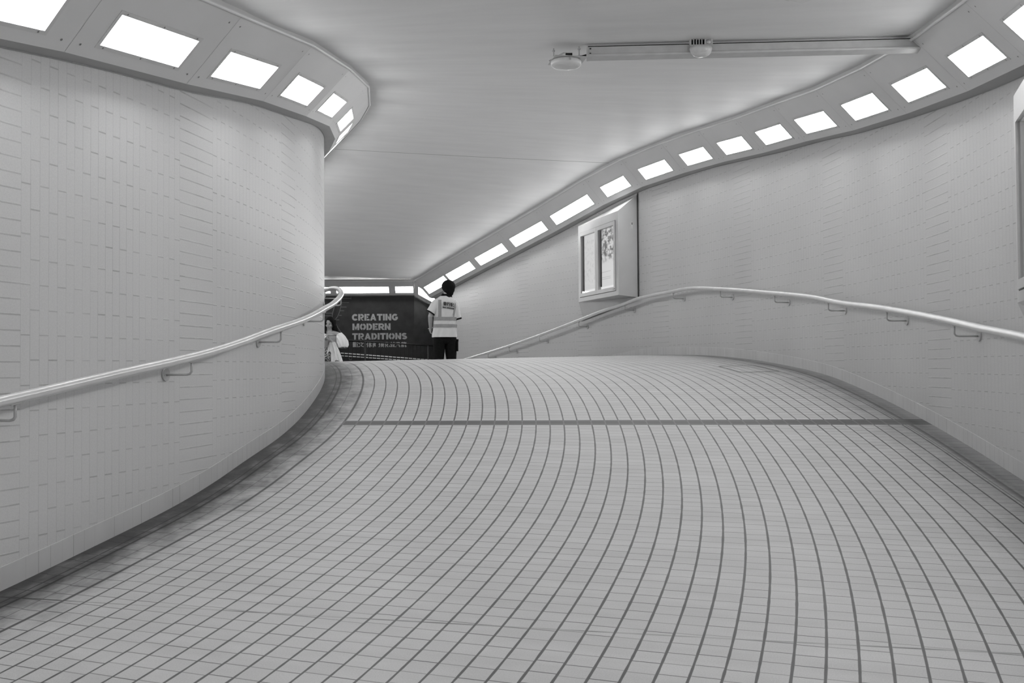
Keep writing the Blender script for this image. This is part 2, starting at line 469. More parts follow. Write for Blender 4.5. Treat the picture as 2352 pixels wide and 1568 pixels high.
# end of the right wall, and an unseen cap added behind the viewer against light leaks
bm = bmesh.new()
e = P('R', AEND, 0, 0); out = V((math.cos(math.radians(26)), math.sin(math.radians(26)), 0))
quad(bm, e + V((0, 0, -.1)), e + out * 4 + V((0, 0, -.1)), e + out * 4 + V((0, 0, 3.1)), e + V((0, 0, 3.1)))
tag(obj('return_wall', bm, M['housing']), kind='structure')
bm = bmesh.new()
quad(bm, G(ABACK, 0, -.1), G(ABACK, RO - RI, -.1), G(ABACK, RO - RI, 3.2), G(ABACK, 0, 3.2))
tag(obj('added_back_cap', bm, M['housing']), kind='structure')

# far wall, frontal part and the part turning away
YF = 25.2
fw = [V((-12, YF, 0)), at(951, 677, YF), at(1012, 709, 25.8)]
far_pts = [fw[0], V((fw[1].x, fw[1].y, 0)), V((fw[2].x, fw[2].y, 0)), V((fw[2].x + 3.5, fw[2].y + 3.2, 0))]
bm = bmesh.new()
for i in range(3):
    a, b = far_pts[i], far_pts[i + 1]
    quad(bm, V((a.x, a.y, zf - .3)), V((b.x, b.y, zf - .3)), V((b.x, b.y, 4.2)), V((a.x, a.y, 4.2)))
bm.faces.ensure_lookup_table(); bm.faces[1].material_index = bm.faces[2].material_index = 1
tag(obj('wall_far', bm, None, mats=[M['mural'], plain('mural_paint_lightened', .065, .18, 5., .6, 0, .25, .2)]), kind='structure')  # turned part: same paint lightened to make up for the light it misses

# ceiling: between the two bulkhead edges, then on to the far wall
def ceil_row(a, n=16):
    l, r = B('L', a, TOP_D, TOP_H), B('R', a, TOP_D, TOP_H)
    out = []
    for i in range(n + 1):
        t = i / n; x, y = plan(a, RI + TOP_D - .1 + (RO - RI - 2 * TOP_D + .2) * t)
        out.append(V((x, y, l.z * (1 - t) + r.z * t + .03)))
    return out
bm = bmesh.new()
uv_grid(bm, stations(ABACK, AEND, .75), lambda a: ceil_row(a), lambda a, j: (j / 16 * (RO - RI - 1), a), flip=True)
tag(obj('ceiling', bm, M['ceil'], smooth=True), kind='structure')
bm = bmesh.new()
uvl = bm.loops.layers.uv.verify()
cr = ceil_row(AEND)
ftop = [at(560, 645, YF - .4), at(745, 645, YF - .4), at(953, 645, YF - .4)]
ftop[0] = V((-12, YF - .4, ftop[1].z))
far_edge = [ftop[0] * (1 - t) + (ftop[2] + V((.35, 0, 0))) * t + V((0, .1, .05)) for t in [i / 16 for i in range(17)]]
for i in range(16):
    f = quad(bm, cr[i], far_edge[i], far_edge[i + 1], cr[i + 1])
    for lp in f.loops: lp[uvl].uv = (lp.vert.co.x, 70 + lp.vert.co.y)
hi = ftop[2].z + .25
quad(bm, V((-2.6, 24.7, hi)), V((-2.6, 31, hi)), V((4, 31, hi)), V((4, 25.6, hi)))
tag(obj('ceiling_far', bm, M['ceil']), kind='structure')

# ------------------------------------------------------------------ bulkheads with recessed lights
lights_L = [(-18.3 - 5.3 * i - 3.5, -18.3 - 5.3 * i) for i in range(5, 0, -1)] + [(-21.8, -18.3), (-16.46, -13.12), (-11.3, -7.78), (-5.8, -2.4), (-.5, 3.25), (5.95, 9.85), (11.7, 15.2), (17.0, 20.5), (22.3, 25.6)] + [(27.6 + 6.45 * i, 32.7 + 6.45 * i) for i in range(4)]
lights_R = [(-12.0 - 3.9 * i, -9.56 - 3.9 * i) for i in range(8, -1, -1)] + [(-8.26, -5.88), (-4.38, -1.68), (-.14, 2.46), (4.0, 6.6), (7.9, 10.24), (11.55, 13.95), (15.3, 17.72), (19.2, 21.93), (23.5, 26.0), (27.58, 32.7), (34.0, 39.2), (40.55, 45.65), (46.75, 51.9), (52.4, 57.2)]
V1, V2 = .17, .535
light_jobs = []
def bulkhead(side, lights, name):
    bounds = [max(ABACK, lights[0][0] - .9)]
    for i in range(len(lights) - 1): bounds.append((lights[i][1] + lights[i + 1][0]) / 2)
    bounds.append(AEND)
    bm = bmesh.new()
    vs = [0, V1, V2, 1]
    for i, (la, lb) in enumerate(lights):
        A, Bn = bounds[i], bounds[i + 1]
        def pp(a, v):
            t = (a - A) / (Bn - A)
            q = lambda s: B(side, s, LIP_D + (TOP_D - LIP_D) * v, LIP_H + (TOP_H - LIP_H) * v)
            return q(A) * (1 - t) + q(Bn) * t
        As = [A, la, lb, Bn]
        g = [[pp(a, v) for v in vs] for a in As]
        nrm = (g[3][0] - g[0][0]).cross(g[0][3] - g[0][0]).normalized()
        if nrm.z > 0: nrm = -nrm
        for x in range(3):
            for y in range(3):
                if x == 1 and y == 1: continue
                quad(bm, g[x][y], g[x + 1][y], g[x + 1][y + 1], g[x][y + 1], 0)
        # underside strip back to the wall, with a small turned-up lip
        w0, w1 = B(side, A, 0.0, LIP_H + .03), B(side, Bn, 0.0, LIP_H + .03)
        steps = 4
        for s in range(steps):
            t0, t1 = s / steps, (s + 1) / steps
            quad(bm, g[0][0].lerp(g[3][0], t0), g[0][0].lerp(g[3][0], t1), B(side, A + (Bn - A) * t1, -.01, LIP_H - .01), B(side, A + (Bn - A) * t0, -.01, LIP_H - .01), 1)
        for s in range(steps):
            t0, t1 = s / steps, (s + 1) / steps
            qa, qb = A + (Bn - A) * t0, A + (Bn - A) * t1
            quad(bm, B(side, qa, .004, LIP_H - .016), B(side, qb, .004, LIP_H - .016), B(side, qb, .006, LIP_H + .01), B(side, qa, .006, LIP_H + .01), 3)
        # bead along the ceiling, joint to the next panel, screws
        tube(bm, [g[0][3] + V((0, 0, -.006)), g[3][3] + V((0, 0, -.006))], .011, 8, True, 2)
        quad(bm, g[0][3], g[3][3], g[3][3] + V((0, 0, .07)), g[0][3] + V((0, 0, .07)), 0)
        e0, e1 = g[3][0] + nrm * .001, g[3][3] + nrm * .001
        along = (g[3][0] - g[0][0]).normalized(); across = (g[0][3] - g[0][0]).normalized()
        quad(bm, e0 - along * .0012, e0 + along * .0012, e1 + along * .0012, e1 - along * .0012, 1)
        for a, v in ((A + .12 * (Bn - A) * .5, .12), (A + .12 * (Bn - A) * .5, .86), (A + (Bn - A) * .94, .12), (A + (Bn - A) * .94, .86)):
            c = pp(a, v) + nrm * .002
            vsx = [bm.verts.new(c + (along * math.cos(k * math.pi / 3) + across * math.sin(k * math.pi / 3)) * .007) for k in range(6)]
            bm.faces.new(vsx).material_index = 3
        light_jobs.append((side, i, g, nrm, along, across))
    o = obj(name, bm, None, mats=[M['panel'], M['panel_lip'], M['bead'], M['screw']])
    return tag(o, kind='structure')
bulkhead('L', lights_L, 'trim_1'); bulkhead('R', lights_R, 'trim_2')

def light(corners, nrm, label, group=None, screws=False):
    """recessed light: corners = opening quad (bottom0, bottom1, top1, top0)"""
    c = (corners[0] + corners[1] + corners[2] + corners[3]) / 4
    o = thing('recessed_light', label, 'ceiling light', c, 0, group)
    q = [p - c for p in corners]
    ex = (q[1] - q[0]).normalized(); ey = (q[3] - q[0]).normalized()
    bm = bmesh.new(); w, t = .024, .003
    sg = ((-1, -1), (1, -1), (1, 1), (-1, 1))
    outer = [p + ex * s[0] * w + ey * s[1] * w for p, s in zip(q, sg)]
    for i in range(4):
        j = (i + 1) % 4
        quad(bm, outer[i] + nrm * t, outer[j] + nrm * t, q[j] + nrm * t, q[i] + nrm * t)
        quad(bm, outer[i], outer[j], outer[j] + nrm * t, outer[i] + nrm * t)
        quad(bm, q[i] + nrm * t, q[j] + nrm * t, q[j] - nrm * .018, q[i] - nrm * .018)
    obj('frame', bm, M['frame'], o)
    if screws:
        bm = bmesh.new()
        bm.faces.new([bm.verts.new((ex * math.cos(k * math.pi / 3) + ey * math.sin(k * math.pi / 3)) * .0065) for k in range(6)])
        first = None
        for i in (0, 2):
            j = (i + 1) % 4
            for t_ in (.06, .5, .94):
                p = outer[i].lerp(outer[j], t_).lerp(q[i].lerp(q[j], t_), .5) + nrm * (t + .002)
                if first is None: sx_ = first = obj('screw', bm, M['screw'], o)
                else: sx_ = link(first.copy(), o)
                sx_.location = p
    bm = bmesh.new(); uvl = bm.loops.layers.uv.verify()
    f = quad(bm, *[p - nrm * .010 for p in q])
    for lp, uvc in zip(f.loops, ((0, 0), (1, 0), (1, 1), (0, 1))): lp[uvl].uv = uvc
    obj('diffuser', bm, M['diff'], o)
    return o
ORD = ['first', 'second', 'third', 'fourth', 'fifth', 'sixth', 'seventh', 'eighth', 'ninth', 'tenth', 'eleventh', 'twelfth', 'thirteenth', 'fourteenth', 'fifteenth']
def in_view(c):
    d = c - V((0, 0, Z0)); return d.y > .3
for side, i, g, nrm, along, across in light_jobs:
    corners = [g[1][1], g[2][1], g[2][2], g[1][2]]
    if side == 'L':
        corners = [g[2][1], g[1][1], g[1][2], g[2][2]]
    a0 = (lights_L if side == 'L' else lights_R)[i][0]
    if side == 'R':
        k = i - 8                            # 0 = cut by the picture edge
        if k < 0: lab = 'lit square panel light in outer curved bulkhead, behind the viewpoint'; grp = 'outer bulkhead lights behind the viewpoint'
        elif k == 0: lab = 'outer bulkhead light above the nearer poster case, cut off by the picture edge'; grp = 'outer bulkhead lights'
        elif k <= 9: lab = 'square light in the outer bulkhead, %s from the nearer poster case%s' % (ORD[k - 1], ', beside the wedge case' if k == 9 else ''); grp = 'outer bulkhead lights'
        else: lab = 'long light in the straight outer bulkhead, ' + ('over the wedge poster case', 'next beyond the wedge case', 'midway between wedge case and man', 'above and beside the head of the man', 'farthest, behind the head of the man')[k - 10]; grp = 'long outer bulkhead lights'
    else:
        k = i - 5
        if k < 0: lab = 'lit panel light in inner curved bulkhead, behind the viewpoint'; grp = 'inner bulkhead lights behind the viewpoint'
        elif k < 6: lab = 'inner bulkhead light, %s from the near end%s' % (ORD[k], ', cut by the corner' if k == 0 else ', the largest seen whole' if k == 1 else ', a thin sliver at the bend' if k == 5 else ''); grp = 'inner bulkhead lights'
        elif k < 9: lab = 'inner bulkhead light seen edge-on as a sliver, %s round the bend' % ORD[k - 6]; grp = 'inner bulkhead lights'
        else: lab = 'light in the inner bulkhead beyond the bend, hidden by the curved wall'; grp = 'inner bulkhead lights beyond the bend'
    light(corners, nrm, lab, grp, (0 <= k <= 6) if side == 'R' else (0 <= k <= 4))

# far bulkhead: frontal length and the short length turning away
FD, HB = .38, None
bm = bmesh.new()
b0 = at(951, 677, YF - .1); bl = V((-12, YF - .1, b0.z)); t0 = ftop[2]; tl = ftop[0]
segs = [(at(600, 677, YF - .1), at(700, 677, YF - .1)), ]
def fx(px, v):                               # point on the frontal sloping face under pixel column px
    bx = at(px, 660, YF - .1 - .3 * v).x
    return V((bx, (YF - .1) * (1 - v) + (YF - .4) * v, b0.z * (1 - v) + t0.z * v))
cols = [(640, 652), (660, 758), (772, 893), (908, 949)]
lo, hi_ = .16, .60
prev = bl, tl
nF = (t0 - b0).cross(V((1, 0, 0))).normalized()
if nF.z > 0: nF = -nF
edges = [V((-12, 0, 0))]
def face_strip(x0, x1, v0, v1):
    y = lambda v: (YF - .1) * (1 - v) + (YF - .4) * v
    z = lambda v: b0.z * (1 - v) + t0.z * v
    quad(bm, V((x0, y(v0), z(v0))), V((x1, y(v0), z(v0))), V((x1, y(v1), z(v1))), V((x0, y(v1), z(v1))))
xs = [-12.] + [x for c in cols for x in (fx(c[0], .4).x, fx(c[1], .4).x)] + [b0.x]
for i in range(len(xs) - 1):
    face_strip(xs[i], xs[i + 1], 0, lo); face_strip(xs[i], xs[i + 1], hi_, 1)
    if i % 2 == 0: face_strip(xs[i], xs[i + 1], lo, hi_)
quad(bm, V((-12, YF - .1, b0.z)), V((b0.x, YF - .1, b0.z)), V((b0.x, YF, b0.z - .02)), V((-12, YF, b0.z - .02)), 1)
# turning-away length
c0, c1, d0, d1 = b0.copy(), at(1012, 709, 25.7), t0.copy(), at(1003, 678, 25.3)
def cq(s, v): return (c0 * (1 - s) + c1 * s) * (1 - v) + (d0 * (1 - s) + d1 * s) * v
cs = [0, .16, .93, 1]; cv = [0, .20, .74, 1]
for x in range(3):
    for y in range(3):
        if x == 1 and y == 1: continue
        quad(bm, cq(cs[x], cv[y]), cq(cs[x + 1], cv[y]), cq(cs[x + 1], cv[y + 1]), cq(cs[x], cv[y + 1]))
tube(bm, [tl, t0], .012, 8, True, 2); tube(bm, [d0, d1], .012, 8, True, 2)
quad(bm, tl, t0, t0 + V((0, 0, .1)), tl + V((0, 0, .1))); quad(bm, d0, d1, d1 + V((0, 0, .3)), d0 + V((0, 0, .3)))
tag(obj('trim_3', bm, None, mats=[M['panel'], M['panel_lip'], M['bead']]), kind='structure')
y_ = lambda v: (YF - .1) * (1 - v) + (YF - .4) * v
z_ = lambda v: b0.z * (1 - v) + t0.z * v
far_lab = ['light in the far bulkhead hidden behind the curved inner wall', 'stub of a glowing light above the far mural, cut by the curved inner wall', 'longest glowing strip light above the far mural', 'short glowing light above the far mural, nearest its right-hand corner bend']
far_lab[3] = 'short glowing light above the far mural, next to the angled corner light'
for i, c in enumerate(cols):
    xa, xb = xs[1 + 2 * i], xs[2 + 2 * i]
    light([V((xa, y_(lo), z_(lo))), V((xb, y_(lo), z_(lo))), V((xb, y_(hi_), z_(hi_))), V((xa, y_(hi_), z_(hi_)))], nF, far_lab[i], 'far bulkhead lights')
nC = (c1 - c0).cross(d0 - c0).normalized()
if nC.y > 0: nC = -nC
light([cq(cs[1], cv[1]), cq(cs[2], cv[1]), cq(cs[2], cv[2]), cq(cs[1], cv[2])], nC, 'slanting glowing light in the short angled bulkhead at the far corner')

# ------------------------------------------------------------------ handrails
def rail(side, label, a0, a1, brk, hf):
    root = thing('handrail', label, 'handrail', P(side, 0, .18, 0))
    o0 = V(root.location)
    bm = bmesh.new()
    tube(bm, [P(side, a, .18, hf(a)) - o0 for a in stations(a0, a1, .5)], .027, 18)
    obj('rail', bm, M['steel'], root, True)
    for a in brk:
        h = hf(a); b = bmesh.new()
        c = P(side, a, .18, h - .02) - o0; dwn = V((0, 0, -.085))
        w = P(side, a, .004, h - .105) - o0
        el = c + dwn
        dirw = (w - el).normalized()
        tube(b, [c, c + dwn * .8, el + dirw * .012 + V((0, 0, .004)), el + dirw * .03, w], .0075, 8)
        # small saddle under the rail
        tan = (P(side, a + .3, .18, hf(a + .3)) - P(side, a - .3, .18, hf(a - .3))).normalized()
        n1 = dirw
        R = Matrix((tan, n1, tan.cross(n1))).transposed()
        box(b, c + V((0, 0, -.006)), (.07, .03, .006), R)
        arm = obj('bracket', b, M['bracket'], root, True)
        b = bmesh.new()
        n = (P(side, a, .2, 0) - P(side, a, 0, 0)); n.z = 0; n.normalize()
        tube(b, [w + V((0, 0, 0.0)) - n * .002, w + n * .007], .040, 20)
        for sx in (-.022, .022):
            q = w + n * .007 + tan * sx
            tube(b, [q, q + n * .004], .006, 6)
        obj('wall_plate', b, M['bracket'], arm)
    return root
rail('L', 'pale round handrail looping around the curved inner wall', ABACK + 1, AEND, [-32.5, -25.8, -19.1, -12.4, -5.8, .6, 8.2, 13.7, 20.3, 27, 34, 41, 48], rail_l)
rail('R', 'pale round handrail on the outer wall, arching over the hump under the poster case', ABACK + 1, AEND, [-29, -24, -19.2, -14.3, -9.4, -4.5, .35, 5.06, 9.75, 14.8, 19.4, 24.3, 29.8, 35.5, 40.5, 44.4, 50, 55], rail_r)

# ------------------------------------------------------------------ poster cases on the outer wall
def wall_hit_a(px, py, d=0.):
    best = None
    for i in range(-130, 580):
        a = i / 10; q = P('R', a, d, 1.5); v = ray(px, py)
        e = abs(q.x / q.y - v.x / v.y)
        if q.y > 1 and (best is None or e < best[0]): best = (e, a)
    return best[1]
def poster_case(label, a_near, a_far, zt_near, zt_far, zb_near, zb_far, ft, fb, depth=.36, grp='poster cases'):
    """wedge case: front face level, back edges follow the ramp; far end nearly touches the wall"""
    wn, wf = P('R', a_near, 0, 0), P('R', a_far, 0, 0)
    n = V((-math.cos(math.radians(min(a_near, A1))), -math.sin(math.radians(min(a_near, A1))), 0))
    fn = wn + n * depth
    ff = wf + n * .085
    root = thing('poster_case', label, 'poster case', (fn.x, fn.y, fb), 0, grp)
    o0 = V(root.location)
    Z = lambda p, z: V((p.x, p.y, z)) - o0
    A_ = [Z(fn, fb), Z(fn, ft), Z(ff, ft), Z(ff, fb)]           # front: near-bottom, near-top, far-top, far-bottom
    Bk = [Z(wn, zb_near), Z(wn, zt_near), Z(wf, zt_far), Z(wf, zb_far)]
    bm = bmesh.new()
    va = [bm.verts.new(p) for p in A_]; vb = [bm.verts.new(p) for p in Bk]
    ex = (A_[3] - A_[0]); L = ex.length; ex.normalize(); ez = V((0, 0, 1)); hh = ft - fb
    nf = ex.cross(ez)
    if nf.dot(n) < 0: nf = -nf
    def F(s, z, o=0.): return A_[0] + ex * s + ez * z + nf * o
    m = .10; inner = [F(m, .07), F(m, hh - .13), F(L - .07, hh - .13), F(L - .07, .07)]
    vi = [bm.verts.new(p) for p in inner]
    for i in range(4):
        j = (i + 1) % 4
        bm.faces.new([va[i], va[j], vi[j], vi[i]]); bm.faces.new([va[i], vb[i], vb[j], va[j]])
    # recess behind the doors
    vr = [bm.verts.new(p - nf * .06) for p in inner]
    for i in range(4): bm.faces.new([vi[i], vi[(i + 1) % 4], vr[(i + 1) % 4], vr[i]])
    obj('housing', bm, M['housing'], root)
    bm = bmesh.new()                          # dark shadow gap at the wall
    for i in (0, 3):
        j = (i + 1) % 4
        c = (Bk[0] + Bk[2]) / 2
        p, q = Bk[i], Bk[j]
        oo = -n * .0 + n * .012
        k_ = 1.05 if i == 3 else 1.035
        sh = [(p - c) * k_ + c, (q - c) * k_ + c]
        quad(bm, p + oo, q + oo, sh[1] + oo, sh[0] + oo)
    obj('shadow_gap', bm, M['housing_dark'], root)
    s0, s1, z0, z1 = m + .008, L - .078, .078, hh - .138
    mid = (s0 + s1) / 2
    for (a, b, kind) in ((s0, mid - .003, 'photo'), (mid + .003, s1, 'pale')):
        d = bmesh.new(); fwid = .062
        for (p0, p1, q0, q1) in ((a, b, z0, z0 + fwid), (a, b, z1 - fwid, z1), (a, a + fwid, z0 + fwid, z1 - fwid), (b - fwid, b, z0 + fwid, z1 - fwid)):
            fr = [F(p0, q0, .012), F(p1, q0, .012), F(p1, q1, .012), F(p0, q1, .012)]
            bk = [F(p0, q0, -.05), F(p1, q0, -.05), F(p1, q1, -.05), F(p0, q1, -.05)]
            quad(d, *fr)
            for i in range(4):
                j = (i + 1) % 4; quad(d, fr[i], fr[j], bk[j], bk[i])
        door = obj('door', d, M['housing'], root)
        d = bmesh.new(); uvl = d.loops.layers.uv.verify()
        f = quad(d, F(a + fwid, z0 + fwid, -.045), F(b - fwid, z0 + fwid, -.045), F(b - fwid, z1 - fwid, -.045), F(a + fwid, z1 - fwid, -.045))
        for lp, uvc in zip(f.loops, ((1, 0), (0, 0), (0, 1), (1, 1))): lp[uvl].uv = uvc
        po = obj('poster', d, M['poster_' + kind], door)
        po['label'] = 'backlit poster with a dark floral picture above text' if kind == 'photo' else 'backlit pale poster with faint printed shapes'
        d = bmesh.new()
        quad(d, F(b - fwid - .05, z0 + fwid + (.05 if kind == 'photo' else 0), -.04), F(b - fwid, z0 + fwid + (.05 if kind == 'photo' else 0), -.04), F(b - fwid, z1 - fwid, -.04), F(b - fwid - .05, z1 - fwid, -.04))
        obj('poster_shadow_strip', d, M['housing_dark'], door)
        d = bmesh.new()
        f = quad(d, F(a + fwid, z0 + fwid, -.002), F(b - fwid, z0 + fwid, -.002), F(b - fwid, z1 - fwid, -.002), F(a + fwid, z1 - fwid, -.002))
        f.normal_update()
        if f.normal.dot(nf) < 0: f.normal_flip()
        obj('glass_pane', d, M['glass'], door)
        if kind == 'photo':
            d = bmesh.new(); box(d, F(a + .06, z0 + .03, .016), (.07, .02, .016), Matrix((ex, nf, ez)).transposed())
            obj('lock', d, M['bracket'], door)
    # slot lock on the near side plate
    sd = (Bk[1] - A_[1]); sd.z = 0; sd.normalize(); sn = sd.cross(ez)
    if sn.dot(ex) > 0: sn = -sn
    mdl = (A_[0] + (Bk[0] - A_[0]) * .70); mdl.z = hh * .835
    d = bmesh.new(); R = Matrix((sd, sn, ez)).transposed()
    box(d, mdl + sn * .003, (.022, .008, .11), R, 0); box(d, mdl + sn * .006 + ez * .028, (.012, .006, .035), R, 1)
    obj('latch', d, None, root, mats=[M['white_pl'], M['dark']])
    return root
zc = lambda v: v + Z0
a1_, a2_ = 23.9, A1 + 1.13 / SD
poster_case('wedge-shaped pale poster case on the outer wall over the hump', a1_, a2_, zc(2.72), zc(2.49), zc(1.085), zc(.83), zc(2.44), zc(1.115))
a2_ = wall_hit_a(2366, 480)
a1_ = a2_ - 6.35
fa = fl(a2_, RO); fn_ = fl(a1_, RO)
poster_case('tall pale poster case on the outer wall nearest the viewer, mostly out of frame', a1_, a2_, fn_ + 2.6, fa + 2.52, fn_ + .95, fa + .98, zc(1.73), zc(.39))

# ------------------------------------------------------------------ cable duct and devices on the ceiling
def cz(a, u):                                # ceiling height
    t = (u - TOP_D) / (RO - RI - 2 * TOP_D)
    return B('L', a, TOP_D, TOP_H).z * (1 - t) + B('R', a, TOP_D, TOP_H).z * t
def on_ceiling(px, py):
    v = ray(px, py)
    best = None
    for k in range(200, 1800):
        s = k / 100 / v.y * 1.0
        p = v * s; p.z += Z0
        R = math.hypot(p.x - CX, p.y - CY); a = math.degrees(math.atan2(p.y - CY, p.x - CX))
        if not (ABACK < a < 26): continue
        e = cz(a, R - RI) - p.z
        if e <= 0: return p
    return None
pl, pr = on_ceiling(1347, 111), on_ceiling(2084, 93)
dv = (pr - pl); dl = dv.length; dv.normalize()
dn = dv.cross(V((0, 0, 1))).normalized()     # toward the camera or away
if dn.y > 0: dn = -dn
up = dn.cross(dv).normalized()
if up.z < 0: up = -up
RD = Matrix((dv, dn, up)).transposed()
root = thing('cable_duct', 'long pale metal cable duct crossing the ceiling to the outer bulkhead', 'cable duct', pl)
bm = bmesh.new(); hd = .078
ext = dl + .16
box(bm, dv * ext / 2 - up * (.006 + (hd - .02) / 2), (ext, .10, hd - .02), RD)
obj('duct_body', bm, M['duct'], root)
bm = bmesh.new(); box(bm, dv * ext / 2 - up * (hd - .008), (ext, .125, .02), RD)
lid = obj('duct_lid', bm, M['duct'], root)
b = lid.modifiers.new('b', 'BEVEL'); b.width = .006; b.segments = 2
bm = bmesh.new(); box(bm, dv * .006 - up * .040, (.012, .128, .078), RD)
for z_q in (.02, .056): box(bm, dv * .03 - up * z_q + dn * .0505, (.012, .003, .010), RD, 1)
obj('end_plate', bm, None, root, mats=[M['duct'], M['dark']])
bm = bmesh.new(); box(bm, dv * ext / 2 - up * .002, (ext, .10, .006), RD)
obj('gap_strip', bm, M['dark'], root)  # dark strip put in for the shaded gap between duct and ceiling
# slotted detector strapped to the duct
pd = pl + dv * (dl * (1612 - 1347) / (2084 - 1347))
root = thing('slotted_detector', 'small slotted sensor box with a domed lens on the cable duct', 'sensor', pd)
bm = bmesh.new()
c = dn * .075 - up * .005
box(bm, c + up * .028, (.165, .055, .012), RD); box(bm, c - up * .024, (.165, .055, .010), RD)
for q in (-.078, .030, .078): box(bm, c + dv * q, (.012, .055, .05), RD)
for q in (-.055, -.035, -.015, .005): box(bm, c + dv * q, (.007, .055, .05), RD)
box(bm, c + dv * .054, (.04, .05, .045), RD)
obj('slotted_body', bm, M['duct'], root)
bm = bmesh.new(); box(bm, c - dn * .012, (.15, .02, .05), RD); obj('dark_interior', bm, M['dark'], root)
bm = bmesh.new(); tube(bm, [c + dv * .054 + dn * .024, c + dv * .054 + dn * .031], .017, 16); obj('knob', bm, M['duct'], root, True)
bm = bmesh.new()
prof = [(.086, -.030), (.084, -.05), (.074, -.075), (.055, -.095), (.03, -.103), (.004, -.105)]
loft(bm, [[c + (dv * math.cos(t * math.pi / 12) * r + dn * math.sin(t * math.pi / 12) * r * .62) + up * z for t in range(24)] for r, z in prof])
obj('domed_lens', bm, M['lens'], root, True)
# round device on threaded rods
pw = on_ceiling(1300, 113)
root = thing('wireless_access_point', 'round white ceiling device hung on rods at the open end of the cable duct', 'ceiling device', pw)
drop = .088
bm = bmesh.new()
prof = [(.002, -.003), (.110, -.003), (.116, -.008), (.116, -.030), (.108, -.042), (.088, -.050), (.04, -.054), (.002, -.055)]
loft(bm, [[V((math.cos(t * math.pi / 18) * r, math.sin(t * math.pi / 18) * r, z - drop)) for t in range(36)] for r, z in prof])
obj('round_cover', bm, M['white_pl'], root, True)
bm = bmesh.new(); box(bm, (0.01, 0, -drop), (.25, .25, .003), Matrix.Rotation(.18, 3, 'Z')); obj('mounting_plate', bm, M['duct'], root)
for x, y in ((-.095, -.02), (.095, -.06)):
    bm = bmesh.new(); tube(bm, [(x, y, .0), (x, y, -drop - .006)], .005, 8)
    for z in (-.015, -drop + .012, -drop - .004): tube(bm, [(x, y, z), (x, y, z - .009)], .011, 6)
    obj('rod', bm, M['bracket'], root)
bm = bmesh.new()
tube(bm, [(-.13, .02, -drop + .003), (-.02, .02, -.022), (.0, .02, -.022), (.005, .02, -drop + .003)], .006, 6)
obj('hanger_strap', bm, M['white_pl'], root)
bm = bmesh.new(); tube(bm, [(-.05, -.05, -drop + .012), (0, -.03, -drop + .02), (.06, -.01, -.07), (.12, 0, -.062), (pl.x - pw.x + .03, pl.y - pw.y, pl.z - pw.z - .05)], [.004, .013, .016, .014, .014], 8)
box(bm, (.02, -.035, -drop + .03), (.05, .03, .028)); obj('cable', bm, M['dark'], root, True)
bm = bmesh.new(); fp = V((dn.x, dn.y, 0)).normalized(); tx = V((-fp.y, fp.x, 0))
if tx.x < 0: tx = -tx
box(bm, fp * .117 + tx * .035 + V((0, 0, -drop - .018)), (.012, .004, .022), Matrix((tx, fp, V((0, 0, 1)))).transposed()); obj('indicator', bm, M['bracket'], root)
# fitting at the very top of the picture
pc = on_ceiling(1838, -30)
if pc:
    root = thing('ceiling_fitting', 'small white fitting on the ceiling, just entering the top edge of the picture', 'ceiling device', pc)
    bm = bmesh.new(); box(bm, (0, 0, -.035), (.16, .12, .07), Matrix.Rotation(.5, 3, 'Z')); o = obj('fitting_body', bm, M['white_pl'], root)
    b = o.modifiers.new('b', 'BEVEL'); b.width = .01; b.segments = 2
    bm = bmesh.new(); box(bm, (-.07, .02, -.03), (.09, .07, .05), Matrix.Rotation(.5, 3, 'Z')); obj('mounting_bracket', bm, M['bracket'], root)
# pair of small access plates on the outer bulkhead
# ------------------------------------------------------------------ covers let into the floor
def cover(label, quad_au, name='access_cover'):
    c = sum((G(a, u, .002) for a, u in quad_au), V()) / 4
    root = thing(name, label, 'access cover', c)
    bm = bmesh.new(); N = 10
    def bil(s, t):
        (a0, u0), (a1, u1), (a2, u2), (a3, u3) = quad_au
        a = (a0 * (1 - s) + a1 * s) * (1 - t) + (a3 * (1 - s) + a2 * s) * t
        u = (u0 * (1 - s) + u1 * s) * (1 - t) + (u3 * (1 - s) + u2 * s) * t
        return a, u
    def ring(bm, w0, w1, h):
        for k in range(4):
            for i in range(N):
                t0, t1 = i / N, (i + 1) / N
                def e(t, w):
                    return bil(*[(w + (1 - 2 * w) * t, w), (1 - w, w + (1 - 2 * w) * t), (1 - w - (1 - 2 * w) * t, 1 - w), (w, 1 - w - (1 - 2 * w) * t)][k])
                pts = [G(*e(t, w), h) - c for t, w in ((t0, w0), (t1, w0), (t1, w1), (t0, w1))]
                quad(bm, *pts)
    ring(bm, 0, .024, .0035)
    fr = obj('cover_frame', bm, M['cover_dark'], root)
    return root
M['cover_dark'] = plain('cover_joint', .15, .2, 20., .6)
cover('tiled access cover let into the floor by the outer wall near the crest', [(10.35, 4.53), (10.35, 4.98), (7.95, 4.98), (7.95, 4.53)])
cover('tiled gutter cover in the floor at the foot of the inner wall', [(13.9, .18), (13.9, .41), (10.2, .41), (10.2, .18)])

